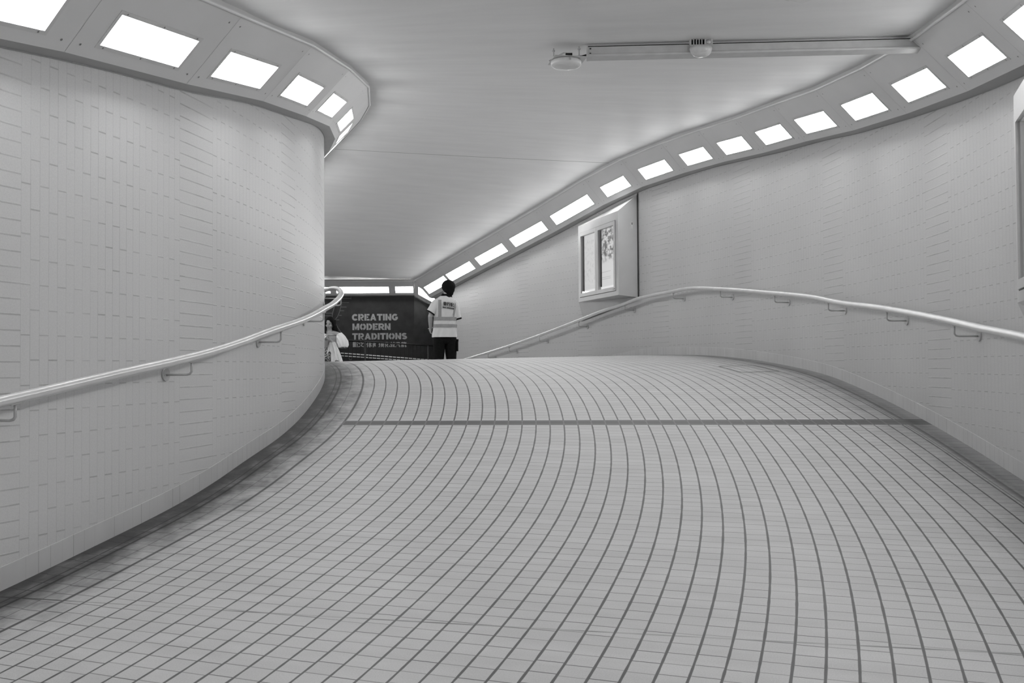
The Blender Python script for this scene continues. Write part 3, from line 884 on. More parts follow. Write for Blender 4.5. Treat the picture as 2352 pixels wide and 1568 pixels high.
# ------------------------------------------------------------------ mural lettering, drawing
def poly(bm, pts): 
    bm.faces.new([bm.verts.new(V(p)) for p in pts])
def stroke(bm, pts, w):
    n = len(pts); L_, R_ = [], []; yo = -.0004 * (len(bm.verts) % 13)
    for i in range(n):
        a, b = pts[max(i - 1, 0)], pts[min(i + 1, n - 1)]
        d = V((b[0] - a[0], b[1] - a[1])); d.normalize(); nx, nz = -d.y * w / 2, d.x * w / 2
        L_.append(bm.verts.new((pts[i][0] + nx, yo, pts[i][1] + nz))); R_.append(bm.verts.new((pts[i][0] - nx, yo, pts[i][1] - nz)))
    for i in range(n - 1): bm.faces.new([L_[i], L_[i + 1], R_[i + 1], R_[i]])
def rect(bm, x0, x1, z0, z1): poly(bm, [(x0, 0, z0), (x1, 0, z0), (x1, 0, z1), (x0, 0, z1)])
def earc(cx, cz_, rx, rz, a0, a1, n=14): return [(cx + rx * math.cos(math.radians(a0 + (a1 - a0) * i / n)), cz_ + rz * math.sin(math.radians(a0 + (a1 - a0) * i / n))) for i in range(n + 1)]
S = .29
def letter(ch, bm0, x, solid=False):
    b = bmesh.new(); w = .8
    if ch == 'I': rect(b, 0, S, 0, 1); w = S
    elif ch == 'T': rect(b, 0, .82, .74, 1); rect(b, .265, .555, 0, .74); w = .82
    elif ch == 'E':
        rect(b, 0, S, 0, 1); w = .74
        for z0, z1, x1 in ((0, .25, .74), (.39, .63, .56), (.76, 1, .74)): rect(b, S + .06, x1, z0, z1)
    elif ch == 'N':
        rect(b, 0, S, 0, 1); w = .86
        poly(b, [(.345, 0, .80), (.345, 0, .36), (.57, 0, 0), (.60, 0, 0), (.60, 0, .40)]); rect(b, .58, .86, 0, 1)
    elif ch == 'M':
        rect(b, 0, S, 0, 1); w = 1.0
        poly(b, [(.35, 0, .72), (.35, 0, .30), (.50, 0, 0), (.53, 0, 0), (.72, 0, .45), (.72, 0, 1), (.66, 0, 1), (.515, 0, .42)]); rect(b, .72, 1.0, 0, 1)
    elif ch == 'R':
        rect(b, 0, S, 0, 1); w = .84; g = 0 if solid else .06
        x0 = S + g
        stroke(b, [(x0, .875), (.52, .875)] + earc(.52, .66, .185, .215, 80, -80, 10) + [(.5, .44), (x0, .44)], .25)
        poly(b, [(x0, 0, .42), (.86, 0, 0), (.55, 0, 0), (x0, 0, .30)] if not solid else [(.30, 0, .45), (.62, 0, .45), (.90, 0, 0), (.57, 0, 0)])
    elif ch == 'A':
        w = .94
        poly(b, [(0, 0, 0), (.30, 0, 0), (.47, 0, .62), (.47, 0, 1), (.36, 0, 1)]); poly(b, [(.94, 0, 0), (.64, 0, 0), (.47, 0, .62), (.47, 0, 1), (.58, 0, 1)])
        rect(b, .26, .68, .18, .40)
    elif ch == 'C': stroke(b, earc(.46, .5, .325, .365, 42, 318, 22), S); w = .84
    elif ch == 'G':
        stroke(b, earc(.46, .5, .325, .365, 42, 345, 24), S); rect(b, .50, .88, .34, .56); w = .90
    elif ch == 'O':
        stroke(b, earc(.45, .5, .31, .365, 99, 261, 16), S); stroke(b, earc(.45, .5, .31, .365, -81, 81, 16), S); w = .90
    elif ch == 'D':
        rect(b, 0, S, 0, 1); stroke(b, [(S + .06, .865)] + earc(.40, .5, .29, .365, 82, -82, 14) + [(S + .06, .135)], .27); w = .84
    elif ch == 'S':
        stroke(b, earc(.40, .70, .27, .17, 28, 200, 12)[:] + [(.22, .58), (.40, .5), (.60, .42)] + earc(.40, .30, .27, .17, 10, -152, 12), .27); w = .80
    for i_, f in enumerate(b.faces):
        bm0.faces.new([bm0.verts.new((v.co.x + x, 0, v.co.z)) for v in f.verts])
    b.free(); return w
YL = YF - .006
root = thing('mural_lettering', 'painted grey slogan in stencil capitals on the dark far wall', 'lettering', (at(870, 750, YL).x, YL, at(870, 750, YL).z))
o0 = V(root.location)
for text, xa, xb, yt, yb, solid in (('CREATING', 808.5, 914, 720.3, 736.3, ()), ('MODERN', 809.5, 897, 742.3, 758, (4,)), ('TRADITIONS', 809, 935, 764.2, 779.8, ())):
    bm = bmesh.new(); x = 0
    for i, ch in enumerate(text): x += letter(ch, bm, x, i in solid) + .075
    x -= .075
    p0, p1 = at(xa, yb, YL), at(xb, yt, YL)
    sx, sz = (p1.x - p0.x) / x, (p1.z - p0.z)
    bm.faces.ensure_lookup_table()
    for i_, f in enumerate(bm.faces):
        for v in f.verts: v.co = V((v.co.x * sx, -.0004 * (i_ % 9), v.co.z * sz)) + p0 - o0
    obj('word', bm, M['letter'], root)
def text_mesh(s, offset=0.):
    cu = bpy.data.curves.new('t', 'FONT'); cu.body = s; cu.offset = offset; cu.resolution_u = 4
    o = bpy.data.objects.new('t', cu); col.objects.link(o)
    dg = bpy.context.evaluated_depsgraph_get(); me = bpy.data.meshes.new_from_object(o.evaluated_get(dg))
    bpy.data.objects.remove(o); bpy.data.curves.remove(cu)
    b = bmesh.new(); b.from_mesh(me); bpy.data.meshes.remove(me); return b
def embolden(b, w):
    """heavier strokes: the same outlines laid again, a hair's breadth over"""
    src = [[v.co.copy() for v in f.verts] for f in b.faces]
    for k in range(6):
        o = V((w * math.cos(k * math.pi / 3), -.0004 * (k + 1), w * math.sin(k * math.pi / 3)))
        for f in src: b.faces.new([b.verts.new(p + o) for p in f])
def fit(b, x0, x1, z0, z1):
    xs_ = [v.co.x for v in b.verts]; ys_ = [v.co.y for v in b.verts]
    ax, bx_, ay, by_ = min(xs_), max(xs_), min(ys_), max(ys_)
    for v in b.verts:
        v.co = V((x0 + (v.co.x - ax) / (bx_ - ax) * (x1 - x0), 0, z0 + (v.co.y - ay) / (by_ - ay) * (z1 - z0)))
for s, xa, xb in (('藝文', 809.3, 835.5), ('傳承', 842, 863.5), ('煥化並凡龍', 870, 933.5)):
    b = text_mesh(s, .0)
    if not b.verts: continue
    p0, p1 = at(xa, 797, YL), at(xb, 785, YL)
    fit(b, p0.x, p1.x, p0.z, p1.z)
    for v in b.verts: v.co -= V((o0.x, 0, o0.z))
    embolden(b, .005)
    obj('characters', b, M['letter'], root)

root = thing('mural_drawing', 'faint line drawing of a tower painted on the dark far wall behind the woman', 'drawing', (at(780, 720, YL).x, YL, at(780, 720, YL).z))
o0 = V(root.location)
bm = bmesh.new(); bl_ = bmesh.new()
def pxl(b, pts, w=.016):
    stroke(b, [((lambda q: (q.x - o0.x, q.z - o0.z))(at(x, y, YL))) for x, y in pts], w)
for x0, x1, y in ((784, 801.5, 694.7), (782, 796, 705), (781, 790.6, 713.5), (779, 785, 724), (772, 779, 734.3), (787, 806, 685), (744, 763, 719), (744, 760, 725), (744, 770, 686), (744, 775, 702)): pxl(bm, [(x0, y), (x1, y)])
pxl(bm, [(806.3, 676), (806.3, 688)], .012); pxl(bm, [(751, 676), (751, 686)])
pxl(bm, [(784, 693), (783.5, 701), (780.5, 714), (776, 726), (768.5, 735.5)])
pxl(bm, [(768.5, 703), (765, 715), (762.5, 726), (768.5, 737), (776, 752), (784, 764)], .018)
pxl(bl_, [(772.5, 699), (771, 712), (767, 724), (765.8, 732)], .05)
obj('outlines', bm, M['drawing'], root); obj('dark_fill', bl_, M['dark'], root)
root = thing('round_emblem', 'small faint ring painted low on the dark far wall near the woman', 'emblem', at(805, 822, YL))
bm = bmesh.new(); stroke(bm, earc(0, 0, .042, .04, 0, 360, 20), .016); obj('ring', bm, M['drawing'], root)

# ------------------------------------------------------------------ guard fence and double wall rail in front of the mural
YG = 24.3
root = thing('guard_fence', 'dark iron guard fence with thin balusters in front of the mural', 'fence', (at(890, 790, YG).x, YG, zf - .02))
o0 = V(root.location)
pA, pB = at(742, 778.5, YG), at(1000, 794.5, YG)
bm = bmesh.new(); tube(bm, [pA - o0, pB - o0], .018, 10); obj('top_rail', bm, M['iron'], root, True)
bm = bmesh.new(); tube(bm, [pA - o0 + V((0, 0, -.95)), pB - o0 + V((0, 0, -.95))], .018, 8); obj('bottom_rail', bm, M['iron'], root, True)
for px in (838.5, 983.5):
    t = (px - 742) / 258; p = pA.lerp(pB, t) - o0
    bm = bmesh.new(); tube(bm, [V((p.x, p.y, 0)), p], .022, 8); obj('post', bm, M['iron_l'], root, True)
px = 745.
while px < 1000:
    if min(abs(px - 838.5), abs(px - 983.5)) > 4:
        p = pA.lerp(pB, (px - 742) / 258) - o0
        bm = bmesh.new(); tube(bm, [p + V((0, 0, -.95)), p], .0085, 6); obj('baluster', bm, M['iron'], root, True)
    px += 9.2
root = thing('wall_rail', 'pale double handrail low along the dark far wall behind the fence', 'handrail', at(890, 818, YF - .08))
o0 = V(root.location)
for (ya, yb) in ((807.6, 827.4), (813.8, 832.5)):
    bm = bmesh.new(); tube(bm, [at(742, ya, YF - .07) - o0, at(1003, yb, YF - .07) - o0], .014, 10); obj('rail', bm, M['far_rail'], root, True)
for px in (760, 850, 940):
    bm = bmesh.new(); t = (px - 742) / 261
    p = at(px, 813.8 + 18.7 * t, YF - .07) - o0; tube(bm, [p + V((0, 0, .06)), p + V((0, .07, .03))], .008, 6); obj('bracket', bm, M['iron'], root)

# ------------------------------------------------------------------ people
def sup(hw, hd, ph, e=2.4):
    c, s = math.cos(ph), math.sin(ph)
    return math.copysign(abs(c) ** (2 / e), c) * hw, math.copysign(abs(s) ** (2 / e), s) * hd
def interp(T, z):
    z = min(max(z, T[0][0]), T[-1][0])
    for i in range(len(T) - 1):
        if z <= T[i + 1][0]:
            t = (z - T[i][0]) / (T[i + 1][0] - T[i][0]); t = t * t * (3 - 2 * t) * .5 + t * .5
            return [T[i][k] * (1 - t) + T[i + 1][k] * t for k in range(1, len(T[i]))]
def hand(bm, wrist, d, palm_n, curl=.6, s=1.):
    """palm and five fingers; d = pointing direction, palm_n = palm normal"""
    d = d.normalized(); n = (palm_n - d * palm_n.dot(d)).normalized(); sd = d.cross(n)
    w = V(wrist)
    for k in range(4):
        o = (k - 1.5) * .0185 * s
        capsule(bm, [w + sd * o * .5, w + d * .045 * s + sd * o * .9, w + d * .085 * s + sd * o], [.016 * s, .015 * s, .0125 * s], 10)
        ln = (.066, .078, .073, .056)[k] * s
        p0 = w + d * .088 * s + sd * o; dd = d.copy(); pts = [p0 - d * .02 * s, p0]
        for seg in (.45, .32, .23):
            ax = curl * (.5 if seg == .45 else .75)
            dd = (dd * math.cos(ax) + n * math.sin(ax)).normalized()
            pts.append(pts[-1] + dd * ln * seg)
        capsule(bm, pts, [.0105 * s, .0098 * s, .009 * s, .0082 * s, .0072 * s], 8)
    t0 = w + d * .025 * s + sd * -.024 * s
    capsule(bm, [w + sd * -.008 * s, t0, t0 + (d * .7 - sd * .55 + n * .45) * .035 * s, t0 + (d * .95 - sd * .55 + n * .7) * .058 * s], [.015 * s, .013 * s, .010 * s, .008 * s], 8)
def head_shape(bm, c, s, R, nose=1.):
    """skull, jaw, nose, ears; face looks along local +y before R"""
    c = V(c)
    q = lambda x, y, z: c + R @ (V((x, y, z)) * s)
    ellipsoid(bm, q(0, -.012, .03), (.076 * s, .094 * s, .092 * s), R)
    ellipsoid(bm, q(0, .018, -.03), (.062 * s, .072 * s, .085 * s), R)
    ellipsoid(bm, q(0, .045, -.085), (.036 * s, .036 * s, .027 * s), R)
    capsule(bm, [q(0, .086, .012), q(0, .090 + .013 * nose, -.018), q(0, .092 + .014 * nose, -.03)], [.008 * s * nose, .012 * s * nose, .014 * s * nose], 8)
    for sx in (-1, 1):
        ellipsoid(bm, q(.078 * sx, -.012, -.012), (.012 * s, .02 * s, .032 * s), R, 10, 8)
        ellipsoid(bm, q(.042 * sx, .052, -.032), (.026 * s, .025 * s, .026 * s), R, 10, 8)
    capsule(bm, [q(-.02, .083, -.058), q(.02, .083, -.058)], [.009 * s, .009 * s], 8)

# --- person seen from behind
a_m = 34.4
pm = at(1022, 800, 17.3); zfl = fl(34.4, 15.)
root_m = thing('person', 'person seen from behind in white polo shirt with reflective bands and dark trousers', 'person', (pm.x, pm.y, zfl), math.radians(16))
bm = bmesh.new()
RH = Matrix.Rotation(math.radians(22), 3, 'Z') @ Matrix.Rotation(math.radians(-4), 3, 'X')
hc = V((.065, .035, 1.575))
head_shape(bm, hc, 1.02, RH)
capsule(bm, [(0, -.0, 1.32), (.03, .005, 1.44), (.05, .015, 1.52)], [.075, .058, .056])
for z0, z1, w, d_ in ((.86, 1.02, .15, .095), (1.02, 1.2, .145, .09), (1.2, 1.34, .16, .09)):
    ellipsoid(bm, (0, 0, (z0 + z1) / 2), (w, d_, .16))
for sx in (-1, 1):
    capsule(bm, [(.075 * sx, 0, .9), (.092 * sx, .005, .5), (.10 * sx, -.01, .12), (.10 * sx, 0, .06)], [.09, .06, .045, .042])
    capsule(bm, [(.10 * sx, -.03, .05), (.105 * sx, .12, .04)], [.042, .035])
# arms: the left hangs with the forearm forward, the right is bent across the front
lsh, lel, lwr = V((-.165, 0, 1.318)), V((-.262, -.035, 1.075)), V((-.232, .10, .885))
capsule(bm, [V((-.08, 0, 1.325)), lsh, lsh.lerp(lel, .5), lel, lel.lerp(lwr, .35), lwr], [.06, .050, .048, .041, .040, .028])
hand(bm, lwr, V((.02, .55, -.45)), V((1, .1, .2)), .55)
rsh, rel, rwr = V((.165, 0, 1.318)), V((.235, .03, 1.065)), V((.07, .21, .98))
capsule(bm, [V((.08, 0, 1.325)), rsh, rsh.lerp(rel, .5), rel, rel.lerp(rwr, .35), rwr], [.06, .050, .048, .041, .040, .028])
hand(bm, rwr, V((-.9, .25, -.1)), V((0, -1, .2)), .5)
union_body('body', bm, M['skin'], root_m, .0075)
# hair
bm = bmesh.new()
def hairfn(p):
    f = 1 + .02 * math.sin(p.x * 160) * math.sin(p.z * 90 + 1)
    q = p * f
    if q.z < -.02: q = V((q.x * (1 - .9 * (-.02 - q.z)), q.y, q.z))
    return q
ellipsoid(bm, hc + RH @ V((0, -.020, .032)), (.122, .122, .116), RH, 26, 18, hairfn)
ellipsoid(bm, hc + RH @ V((0, -.036, -.030)), (.104, .086, .085), RH, 24, 14, hairfn)
ellipsoid(bm, hc + RH @ V((0, -.050, -.088)), (.072, .050, .062), RH, 20, 12, hairfn)
union_body('hair', bm, M['hair'], root_m, .009)
# polo shirt
TS = [(.72, .212, .150, .01), (.80, .208, .145, .008), (.95, .198, .135, .004), (1.08, .196, .132, 0), (1.20, .205, .130, 0), (1.29, .205, .120, 0), (1.355, .182, .104, 0), (1.40, .135, .088, .004), (1.435, .085, .076, .008)]
def shirt_pt(ph, z, o=0.):
    hw, hd, yc = interp(TS, z)
    fold = .008 * math.sin(ph * 7 + z * 9) * (1 if z < 1.25 else .3) + .006 * math.sin(ph * 13 - z * 23) * (1 if z < 1.1 else 0)
    x, y = sup(hw + o + fold, hd + o + fold, ph)
    return V((x + .02 * max(0, z - 1.3) * 5, y + yc, z))
bm = bmesh.new(); NP = 56
loft(bm, [[shirt_pt(2 * math.pi * k / NP, z) for k in range(NP)] for z in [.72 + (1.435 - .72) * i / 34 for i in range(35)]], cap=False)
polo = obj('polo_shirt', bm, M['polo'], root_m, True)
for p0, p1, nm in ((V((-.125, 0, 1.345)), V((-.260, -.022, 1.135)), 'L'), (V((.145, 0, 1.345)), V((.230, .03, 1.03)), 'R')):
    bm = bmesh.new(); d = (p1 - p0)
    nn = V((0, 1, 0)); sd = d.normalized().cross(nn)
    rs = [(0, .062, .080), (.12, .075, .086), (.3, .081, .088), (.5, .080, .085), (.8, .078, .080), (1., .079, .081)]
    def ring_at(t, r1, r2, f=1): return [p0 + d * t + (sd * math.cos(k * math.pi / 14) * r1 + nn * math.sin(k * math.pi / 14) * r2) * (1 + .03 * f * math.sin(k * 1.3 + t * 9)) for k in range(28)]
    loft(bm, [ring_at(*r) for r in rs], cap=False)
    obj('sleeve', bm, M['polo'], polo, True)
    bm = bmesh.new(); loft(bm, [ring_at(.93, .081, .083, .3), ring_at(1.02, .082, .084, .3), ring_at(1.02, .074, .076, .3)], cap=False)
    obj('cuff', bm, M['navy'], polo, True)
bm = bmesh.new()
loft(bm, [[V((.035 + math.cos(k * math.pi / 14) * rx, .012 + math.sin(k * math.pi / 14) * ry, z + .012 * math.sin(k * math.pi / 14))) for k in range(28)] for rx, ry, z in ((.105, .088, 1.418), (.094, .084, 1.45), (.070, .068, 1.482), (.064, .062, 1.476))], cap=False)
obj('collar', bm, M['navy'], polo, True)
def band(z0, z1, p0, p1, n=30, o=.004, name='reflective_band', slant=0.):
    b = bmesh.new()
    rows = [[shirt_pt(p0 + (p1 - p0) * i / n, z + slant * (i / n), o) for i in range(n + 1)] for z in (z0, z1)]
    loft(b, rows, cap=False, closed=False); return obj(name, b, M['reflective'], polo, True)
band(1.005, 1.068, math.radians(178), math.radians(362)); band(.885, .943, math.radians(178), math.radians(362))
def vband(x0a, x1a, za, x0b, x1b, zb):
    b = bmesh.new(); n = 16; rows = []
    for i in range(n + 1):
        t = i / n; z = za + (zb - za) * t; row = []
        for j in range(4):
            x = (x0a + (x1a - x0a) * j / 3) * (1 - t) + (x0b + (x1b - x0b) * j / 3) * t
            hw = interp(TS, z)[0]; lo_, hi2 = math.pi, 1.5 * math.pi
            if x > 0: lo_, hi2 = 1.5 * math.pi, 2 * math.pi
            for _ in range(24):
                m_ = (lo_ + hi2) / 2
                if sup(hw + .004, .1, m_)[0] < x: lo_ = m_
                else: hi2 = m_
            row.append(shirt_pt(lo_, z, .0045))
        rows.append(row)
    loft(b, rows, cap=False, closed=False); obj('reflective_band', b, M['reflective'], polo, True)
vband(-.135, -.085, 1.365, -.14, -.085, 1.06); vband(.16, .19, 1.325, .115, .155, 1.06)
def shirt_text(s, x0, x1, z0, z1, off, drop_=0.):
    b = text_mesh(s, off)
    if not b.verts: return
    fit(b, x0, x1, z0, z1); embolden(b, .0022)
    for v in b.verts:
        x = v.co.x; oy = v.co.y; z = v.co.z - (x - x0) * drop_; hw, hd, yc = interp(TS, z)
        r = min(.999, abs(x) / (hw + .006)); y = -(hd + .015) * (1 - r ** 2.4) ** (1 / 2.4) + yc
        v.co = V((x + .02 * max(0, z - 1.3) * 5, y - .002 + oy, z))
    obj('shirt_print', b, M['print_'], polo)
shirt_text('麥行記', -.055, .135, 1.262, 1.335, .008, .12); shirt_text('MAK HANG KEE', -.065, .135, 1.222, 1.247, .012, .12)
# trousers
bm = bmesh.new()
def trouser(sx):
    rings = []
    for z, cx_, rx, ry, cy in ((.74, .096, .100, .118, .01), (.68, .098, .106, .124, .01), (.58, .102, .102, .118, .01), (.46, .106, .098, .104, .008), (.30, .112, .082, .092, 0), (.15, .112, .078, .086, 0), (.05, .112, .082, .09, .01)):
        rings.append([V((sx * cx_ + math.cos(k * math.pi / 14) * rx * (1 + .04 * math.sin(3 * k + z * 30)), cy + math.sin(k * math.pi / 14) * ry * (1 + .03 * math.sin(2 * k + z * 40)), z)) for k in range(28)])
    return rings
for sx in (-1, 1): loft(bm, trouser(sx))
loft(bm, [[V((sup(w, d_, k * math.pi / 20)[0], sup(w, d_, k * math.pi / 20)[1] + .01, z)) for k in range(40)] for z, w, d_ in ((.60, .12, .10), (.66, .195, .125), (.76, .190, .122), (.82, .175, .105))])
tr = obj('trousers', bm, M['navy'], root_m, True)
bm = bmesh.new(); box(bm, (.215, -.02, .665), (.03, .07, .04)); box(bm, (.205, -.02, .56), (.03, .12, .17)); obj('side_pocket', bm, M['navy'], tr)
for sx in (-1, 1):
    bm = bmesh.new(); ellipsoid(bm, (.108 * sx, .06, .048), (.052, .145, .047)); obj('shoe', bm, M['shoe'], root_m, True)
# slim pale pen held forward in the left hand
RZ = Matrix.Rotation(math.radians(16), 3, 'Z')
hp = V((pm.x, pm.y, zfl)) + RZ @ (lwr + V((.012, .12, -.055)))
tip = at(984, 754.5, hp.y - .02); tail = at(996, 751.5, hp.y)
root = thing('pen', 'slim pale stick held by the person in the polo shirt', 'pen', tail)
bm = bmesh.new(); tube(bm, [V((.02, 0, .005)), tip - tail], .006, 8); obj('barrel', bm, M['white_pl'], root, True)
bm = bmesh.new(); d = (tip - tail); tube(bm, [d, d * 1.12], [.006, .002], 8); obj('tip', bm, M['bracket'], root, True)

# --- woman with long hair
pw_ = at(757, 800, 19.4); a_w = A1 + (-.4384 * (pw_.x - plan(A1, RI)[0]) + .8988 * (pw_.y - plan(A1, RI)[1])) / SD
zw = fl(a_w, RI + 2.5)
root_w = thing('person', 'woman with long black hair and white jacket, half hidden by the curved inner wall', 'person', (pw_.x, pw_.y, zw), 0)
Zw = lambda py: at(757, py, pw_.y).z - zw
S_ = Zw(726) / 1.62                          # scales a 1.62 m figure so the crown meets the photo
bm = bmesh.new()
q3 = lambda x, y, z: V((x, y, z)) * S_
hcw = q3(.012, -.03, 1.475)
# face toward the viewer (-y), turned to the viewer's left and lowered
RW = Matrix.Rotation(math.radians(180 - 18), 3, 'Z') @ Matrix.Rotation(math.radians(-20), 3, 'X') @ Matrix.Rotation(math.radians(-6), 3, 'Y')
head_shape(bm, hcw, 1.0 * S_, RW, .55)
capsule(bm, [q3(.005, 0, 1.22), q3(.005, -.002, 1.30), q3(-.005, -.01, 1.40)], [.065 * S_, .05 * S_, .048 * S_])
capsule(bm, [q3(-.155, 0, 1.255), q3(0, .0, 1.285), q3(.155, 0, 1.255)], [.05 * S_, .062 * S_, .05 * S_])
ellipsoid(bm, q3(0, 0, 1.15), (.15 * S_, .095 * S_, .16 * S_)); ellipsoid(bm, q3(0, 0, 1.0), (.125 * S_, .085 * S_, .16 * S_)); ellipsoid(bm, q3(0, .0, .86), (.155 * S_, .105 * S_, .14 * S_))
for sx in (-1, 1):
    capsule(bm, [q3(.075 * sx, 0, .85), q3(.08 * sx, -.01, .46), q3(.08 * sx, .01, .1)], [.078 * S_, .05 * S_, .035 * S_])
    capsule(bm, [q3(.08 * sx, .02, .04), q3(.085 * sx, -.13, .03)], [.034 * S_, .028 * S_])
el, wr = q3(.195, -.03, 1.0), q3(.075, -.20, 1.115)
capsule(bm, [q3(.155, 0, 1.255), q3(.19, -.005, 1.13), el, el.lerp(wr, .4), wr], [.05 * S_, .043 * S_, .037 * S_, .034 * S_, .025 * S_])
hand(bm, wr, V((-.75, -.2, .35)), V((0, .3, 1)), .55, .95)
er, wrr = q3(-.195, -.03, 1.0), q3(-.10, -.20, 1.13)
capsule(bm, [q3(-.155, 0, 1.255), q3(-.19, -.005, 1.13), er, er.lerp(wrr, .4), wrr], [.05 * S_, .043 * S_, .037 * S_, .034 * S_, .025 * S_])
hand(bm, wrr, V((.6, -.3, .5)), V((0, .2, 1)), .55, .95)
union_body('body', bm, M['skin'], root_w, .0065)
hq = lambda x, y, z: hcw + RW @ (V((x, y, z)) * .98 * S_)
for sx in (-1, 1):
    bm = bmesh.new(); ellipsoid(bm, hq(.031 * sx, .079, .004), (.014, .008, .0045), RW, 12, 8); obj('eye', bm, M['hair'], root_w, True)
    bm = bmesh.new(); tube(bm, [hq(.016 * sx, .087, .021), hq(.033 * sx, .085, .026), hq(.05 * sx, .073, .021)], [.0025, .0032, .0018], 6); obj('eyebrow', bm, M['hair'], root_w, True)
bm = bmesh.new(); ellipsoid(bm, hq(0, .089, -.058), (.020, .006, .007), RW, 14, 8); obj('lips', bm, M['lip'], root_w, True)
bm = bmesh.new(); ellipsoid(bm, hq(-.086, .0, -.02), (.009, .012, .018), RW, 10, 8); obj('earbud', bm, M['linen'], root_w, True)
# hair: cap plus long locks
bm = bmesh.new()
def hair2(p): return p * (1 + .015 * math.sin(p.x * 140) * math.cos(p.z * 70))
def cap_fn(p):
    if p.y > .03 and p.z < .06: p = V((p.x, .03 + (p.y - .03) * max(0.1, (p.z + .03) / .09) if p.z > -.03 else .03, p.z))
    return hair2(p)
ellipsoid(bm, hq(0, -.020, .036), (.092 * S_, .104 * S_, .100 * S_), RW, 26, 16, cap_fn)
def lock(pts, rr, n=10): 
    m_ = [V(p) for p in pts]; out = []
    for i in range(n * (len(m_) - 1) + 1):
        t = i / n; j = min(int(t), len(m_) - 2); out.append(m_[j].lerp(m_[j + 1], t - j))
    rad = [rr[min(int(i / n), len(rr) - 2)] * (1 - (i / n - min(int(i / n), len(rr) - 2))) + rr[min(int(i / n), len(rr) - 2) + 1] * (i / n - min(int(i / n), len(rr) - 2)) for i in range(len(out))]
    tube(bm, out, rad, 8)
for k in range(16):                           # fall behind her left shoulder (viewer's right)
    t = k / 15
    lock([hq(-.05 - .03 * t, -.06 + .05 * (1 - t), .06), hq(-.082, -.05 * t - .01, -.03), q3(.085 + .055 * t, .03 + .05 * t, 1.31), q3(.105 + .10 * t, .06 + .05 * t, 1.17 - .08 * t)], [.022, .028, .028, .005])
for k in range(12):                           # and in front of the other shoulder
    t = k / 11
    lock([hq(.05 + .03 * t, -.05, .06), hq(.086, .005 - .05 * t, -.03), q3(-.085 - .02 * t, -.06 + .06 * t, 1.30), q3(-.09 - .03 * t, -.085 + .08 * t, 1.12)], [.018, .018, .018, .004])
for k in range(7):
    t = k / 6; lock([hq(.0, -.08, .08), hq(-.05 + .1 * t, -.1, -.05), q3(-.07 + .15 * t, .1, 1.22)], [.03, .034, .01])
lock([hq(-.04, .062, .085), hq(-.075, .045, .04), hq(-.082, .03, -.04), q3(.062, -.06, 1.31)], [.012, .012, .009, .003])
lock([hq(.04, .062, .085), hq(.072, .05, .03), hq(.078, .04, -.06), q3(-.06, -.115, 1.2), q3(-.05, -.12, 1.12)], [.012, .013, .012, .009, .003])
obj('hair', bm, M['hair'], root_w, True)
# off-shoulder top
TW = [(.93, .150, .105), (1.02, .140, .098), (1.12, .160, .112), (1.19, .168, .112), (1.225, .172, .100)]
bm = bmesh.new()
loft(bm, [[V((sup(interp(TW, z)[0] * (1 + .015 * math.sin(5 * k)), interp(TW, z)[1], k * math.pi / 22)[0], sup(1, interp(TW, z)[1], k * math.pi / 22)[1] - .004, z)) * S_ for k in range(44)] for z in [.93 + .295 * i / 14 for i in range(15)]], cap=False)
tp = obj('off_shoulder_top', bm, M['top'], root_w, True)
bm = bmesh.new(); tube(bm, [V((sup(.174, .102, math.pi + k * math.pi / 16)[0], sup(.174, .102, math.pi + k * math.pi / 16)[1] - .006, 1.224)) * S_ for k in range(17)], .0035, 6)
tube(bm, [q3(.005, -.122, 1.22), q3(.005, -.115, 1.05), q3(.005, -.105, .95)], .0025, 6); obj('neckline_trim', bm, M['print_'], tp, True)
# jacket: puffed sleeve and hanging cloth
bm = bmesh.new()
def puff(sx):
    pth = [(q3(.150 * sx, -.01, 1.235), .045), (q3(.185 * sx, -.01, 1.215), .085), (q3(.232 * sx, -.02, 1.16), .100), (q3(.262 * sx, -.03, 1.08), .108), (q3(.278 * sx, -.04, 1.02), .10), (q3(.28 * sx, -.045, .985), .085)]
    rings = []
    for i, (c_, r) in enumerate(pth):
        d = (pth[min(i + 1, 5)][0] - pth[max(i - 1, 0)][0]).normalized(); n1 = d.cross(V((0, 1, 0))).normalized(); n2 = d.cross(n1)
        rings.append([c_ + (n1 * math.cos(k * math.pi / 32) + n2 * math.sin(k * math.pi / 32)) * r * S_ * (1 + .12 * math.sin(k * 7 * math.pi / 32 + i * .6) + .07 * math.sin(k * 12 * math.pi / 32 - i * .9)) for k in range(64)])
    loft(bm, rings, cap=False)
puff(1)
jk = obj('jacket', bm, M['linen'], root_w, True)
bm = bmesh.new()
rows = []
for i in range(15):
    t = i / 14; z = 1.10 - .40 * t; row = []
    cxx = .095 + .085 * t; hw = .040 + .070 * t ** .8
    for k in range(41):
        s = k / 40
        ph = 2 * math.pi * s
        row.append(V((cxx + hw * math.cos(ph) * (1 + .12 * math.sin(ph * 5 + t * 3)), -.175 + .02 * t + (.028 + .018 * t) * math.sin(ph) + .022 * t * math.sin(ph * 6 + 2 * t) + .012 * math.sin(9 * ph), z + .035 * t * math.sin(ph * 3))) * S_)
    rows.append(row)
loft(bm, rows, cap=False, closed=False); obj('jacket_tail', bm, M['linen'], jk, True)
bm = bmesh.new(); rows = []
for i in range(9):
    t = i / 8; rows.append([V((.05 + .035 * t - (.015 + .06 * t) * math.cos(math.pi * k / 16) - .03 * t, -.205 + .02 * math.sin(k * 1.1 + t), 1.09 - .21 * t - .03 * t * math.sin(k * .7))) * S_ for k in range(17)])
loft(bm, rows, cap=False, closed=False); obj('jacket_fold', bm, M['linen'], jk, True)
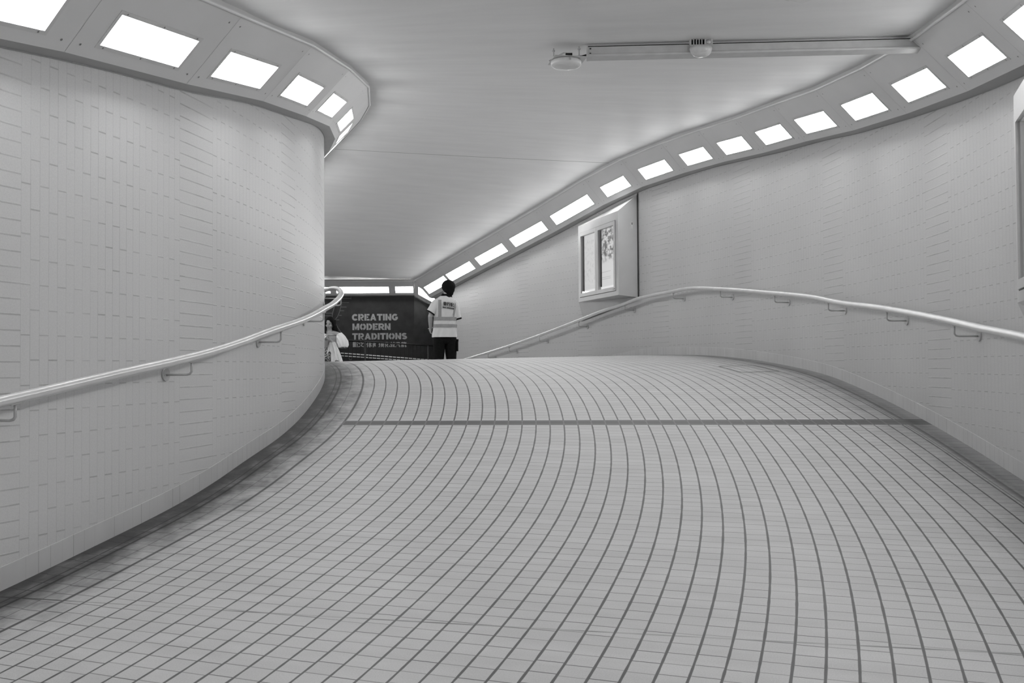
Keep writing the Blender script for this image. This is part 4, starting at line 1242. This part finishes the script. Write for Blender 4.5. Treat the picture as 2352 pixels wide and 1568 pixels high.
# skirt
bm = bmesh.new()
loft(bm, [[V((sup(w * (1 + .05 * math.sin(k * 9 * math.pi / 24)), d_, k * math.pi / 24, 2)[0], sup(w, d_ * (1 + .06 * math.sin(k * 9 * math.pi / 24 + 1)), k * math.pi / 24, 2)[1], z)) * S_ for k in range(48)] for z, w, d_ in ((.36, .27, .20), (.5, .25, .185), (.65, .225, .165), (.78, .20, .15), (.90, .172, .128), (.99, .148, .108))], cap=False)
obj('skirt', bm, M['skirt'], root_w, True)
for sx in (-1, 1):
    bm = bmesh.new(); ellipsoid(bm, q3(.083 * sx, -.06, .034), (.042, .115, .034)); obj('shoe', bm, M['shoe'], root_w, True)
root = thing('mobile_phone', 'mobile phone held in the hands of the woman with long hair', 'phone', V((pw_.x, pw_.y, zw)) + q3(-.055, -.27, 1.21), .3)
bm = bmesh.new(); RP = Matrix.Rotation(math.radians(-50), 3, 'X') @ Matrix.Rotation(.5, 3, 'Y'); box(bm, (0, 0, 0), (.072, .009, .15), RP); o = obj('phone_body', bm, M['white_pl'], root)
b = o.modifiers.new('b', 'BEVEL'); b.width = .003; b.segments = 2
bm = bmesh.new(); box(bm, RP @ V((0, .0052, 0)), (.066, .001, .14), RP); obj('screen', bm, M['dark'], root)

# ------------------------------------------------------------------ world, camera
w = bpy.data.worlds.new('World'); bpy.context.scene.world = w; w.use_nodes = True
w.node_tree.nodes['Background'].inputs[0].default_value = (.5, .5, .5, 1); w.node_tree.nodes['Background'].inputs[1].default_value = .15
cam = bpy.data.cameras.new('camera'); cam.lens = 35; cam.sensor_width = 36; cam.sensor_fit = 'HORIZONTAL'; cam.clip_start = .05
co = link(bpy.data.objects.new('camera', cam))
R = Matrix.Rotation(math.radians(90) + PITCH, 4, 'X') @ Matrix.Rotation(-ROLL, 4, 'Z')
co.matrix_world = Matrix.Translation((0, 0, Z0)) @ R
sc = bpy.context.scene; sc.camera = co
sc.view_settings.view_transform = 'Standard'; sc.view_settings.look = 'None'; sc.view_settings.exposure = 0.0
cy = sc.cycles
cy.max_bounces = 4; cy.diffuse_bounces = 3; cy.glossy_bounces = 2; cy.transmission_bounces = 2; cy.transparent_max_bounces = 4
cy.caustics_reflective = False; cy.caustics_refractive = False
cy.use_adaptive_sampling = True; cy.adaptive_threshold = .12; cy.adaptive_min_samples = 16; cy.use_light_tree = False
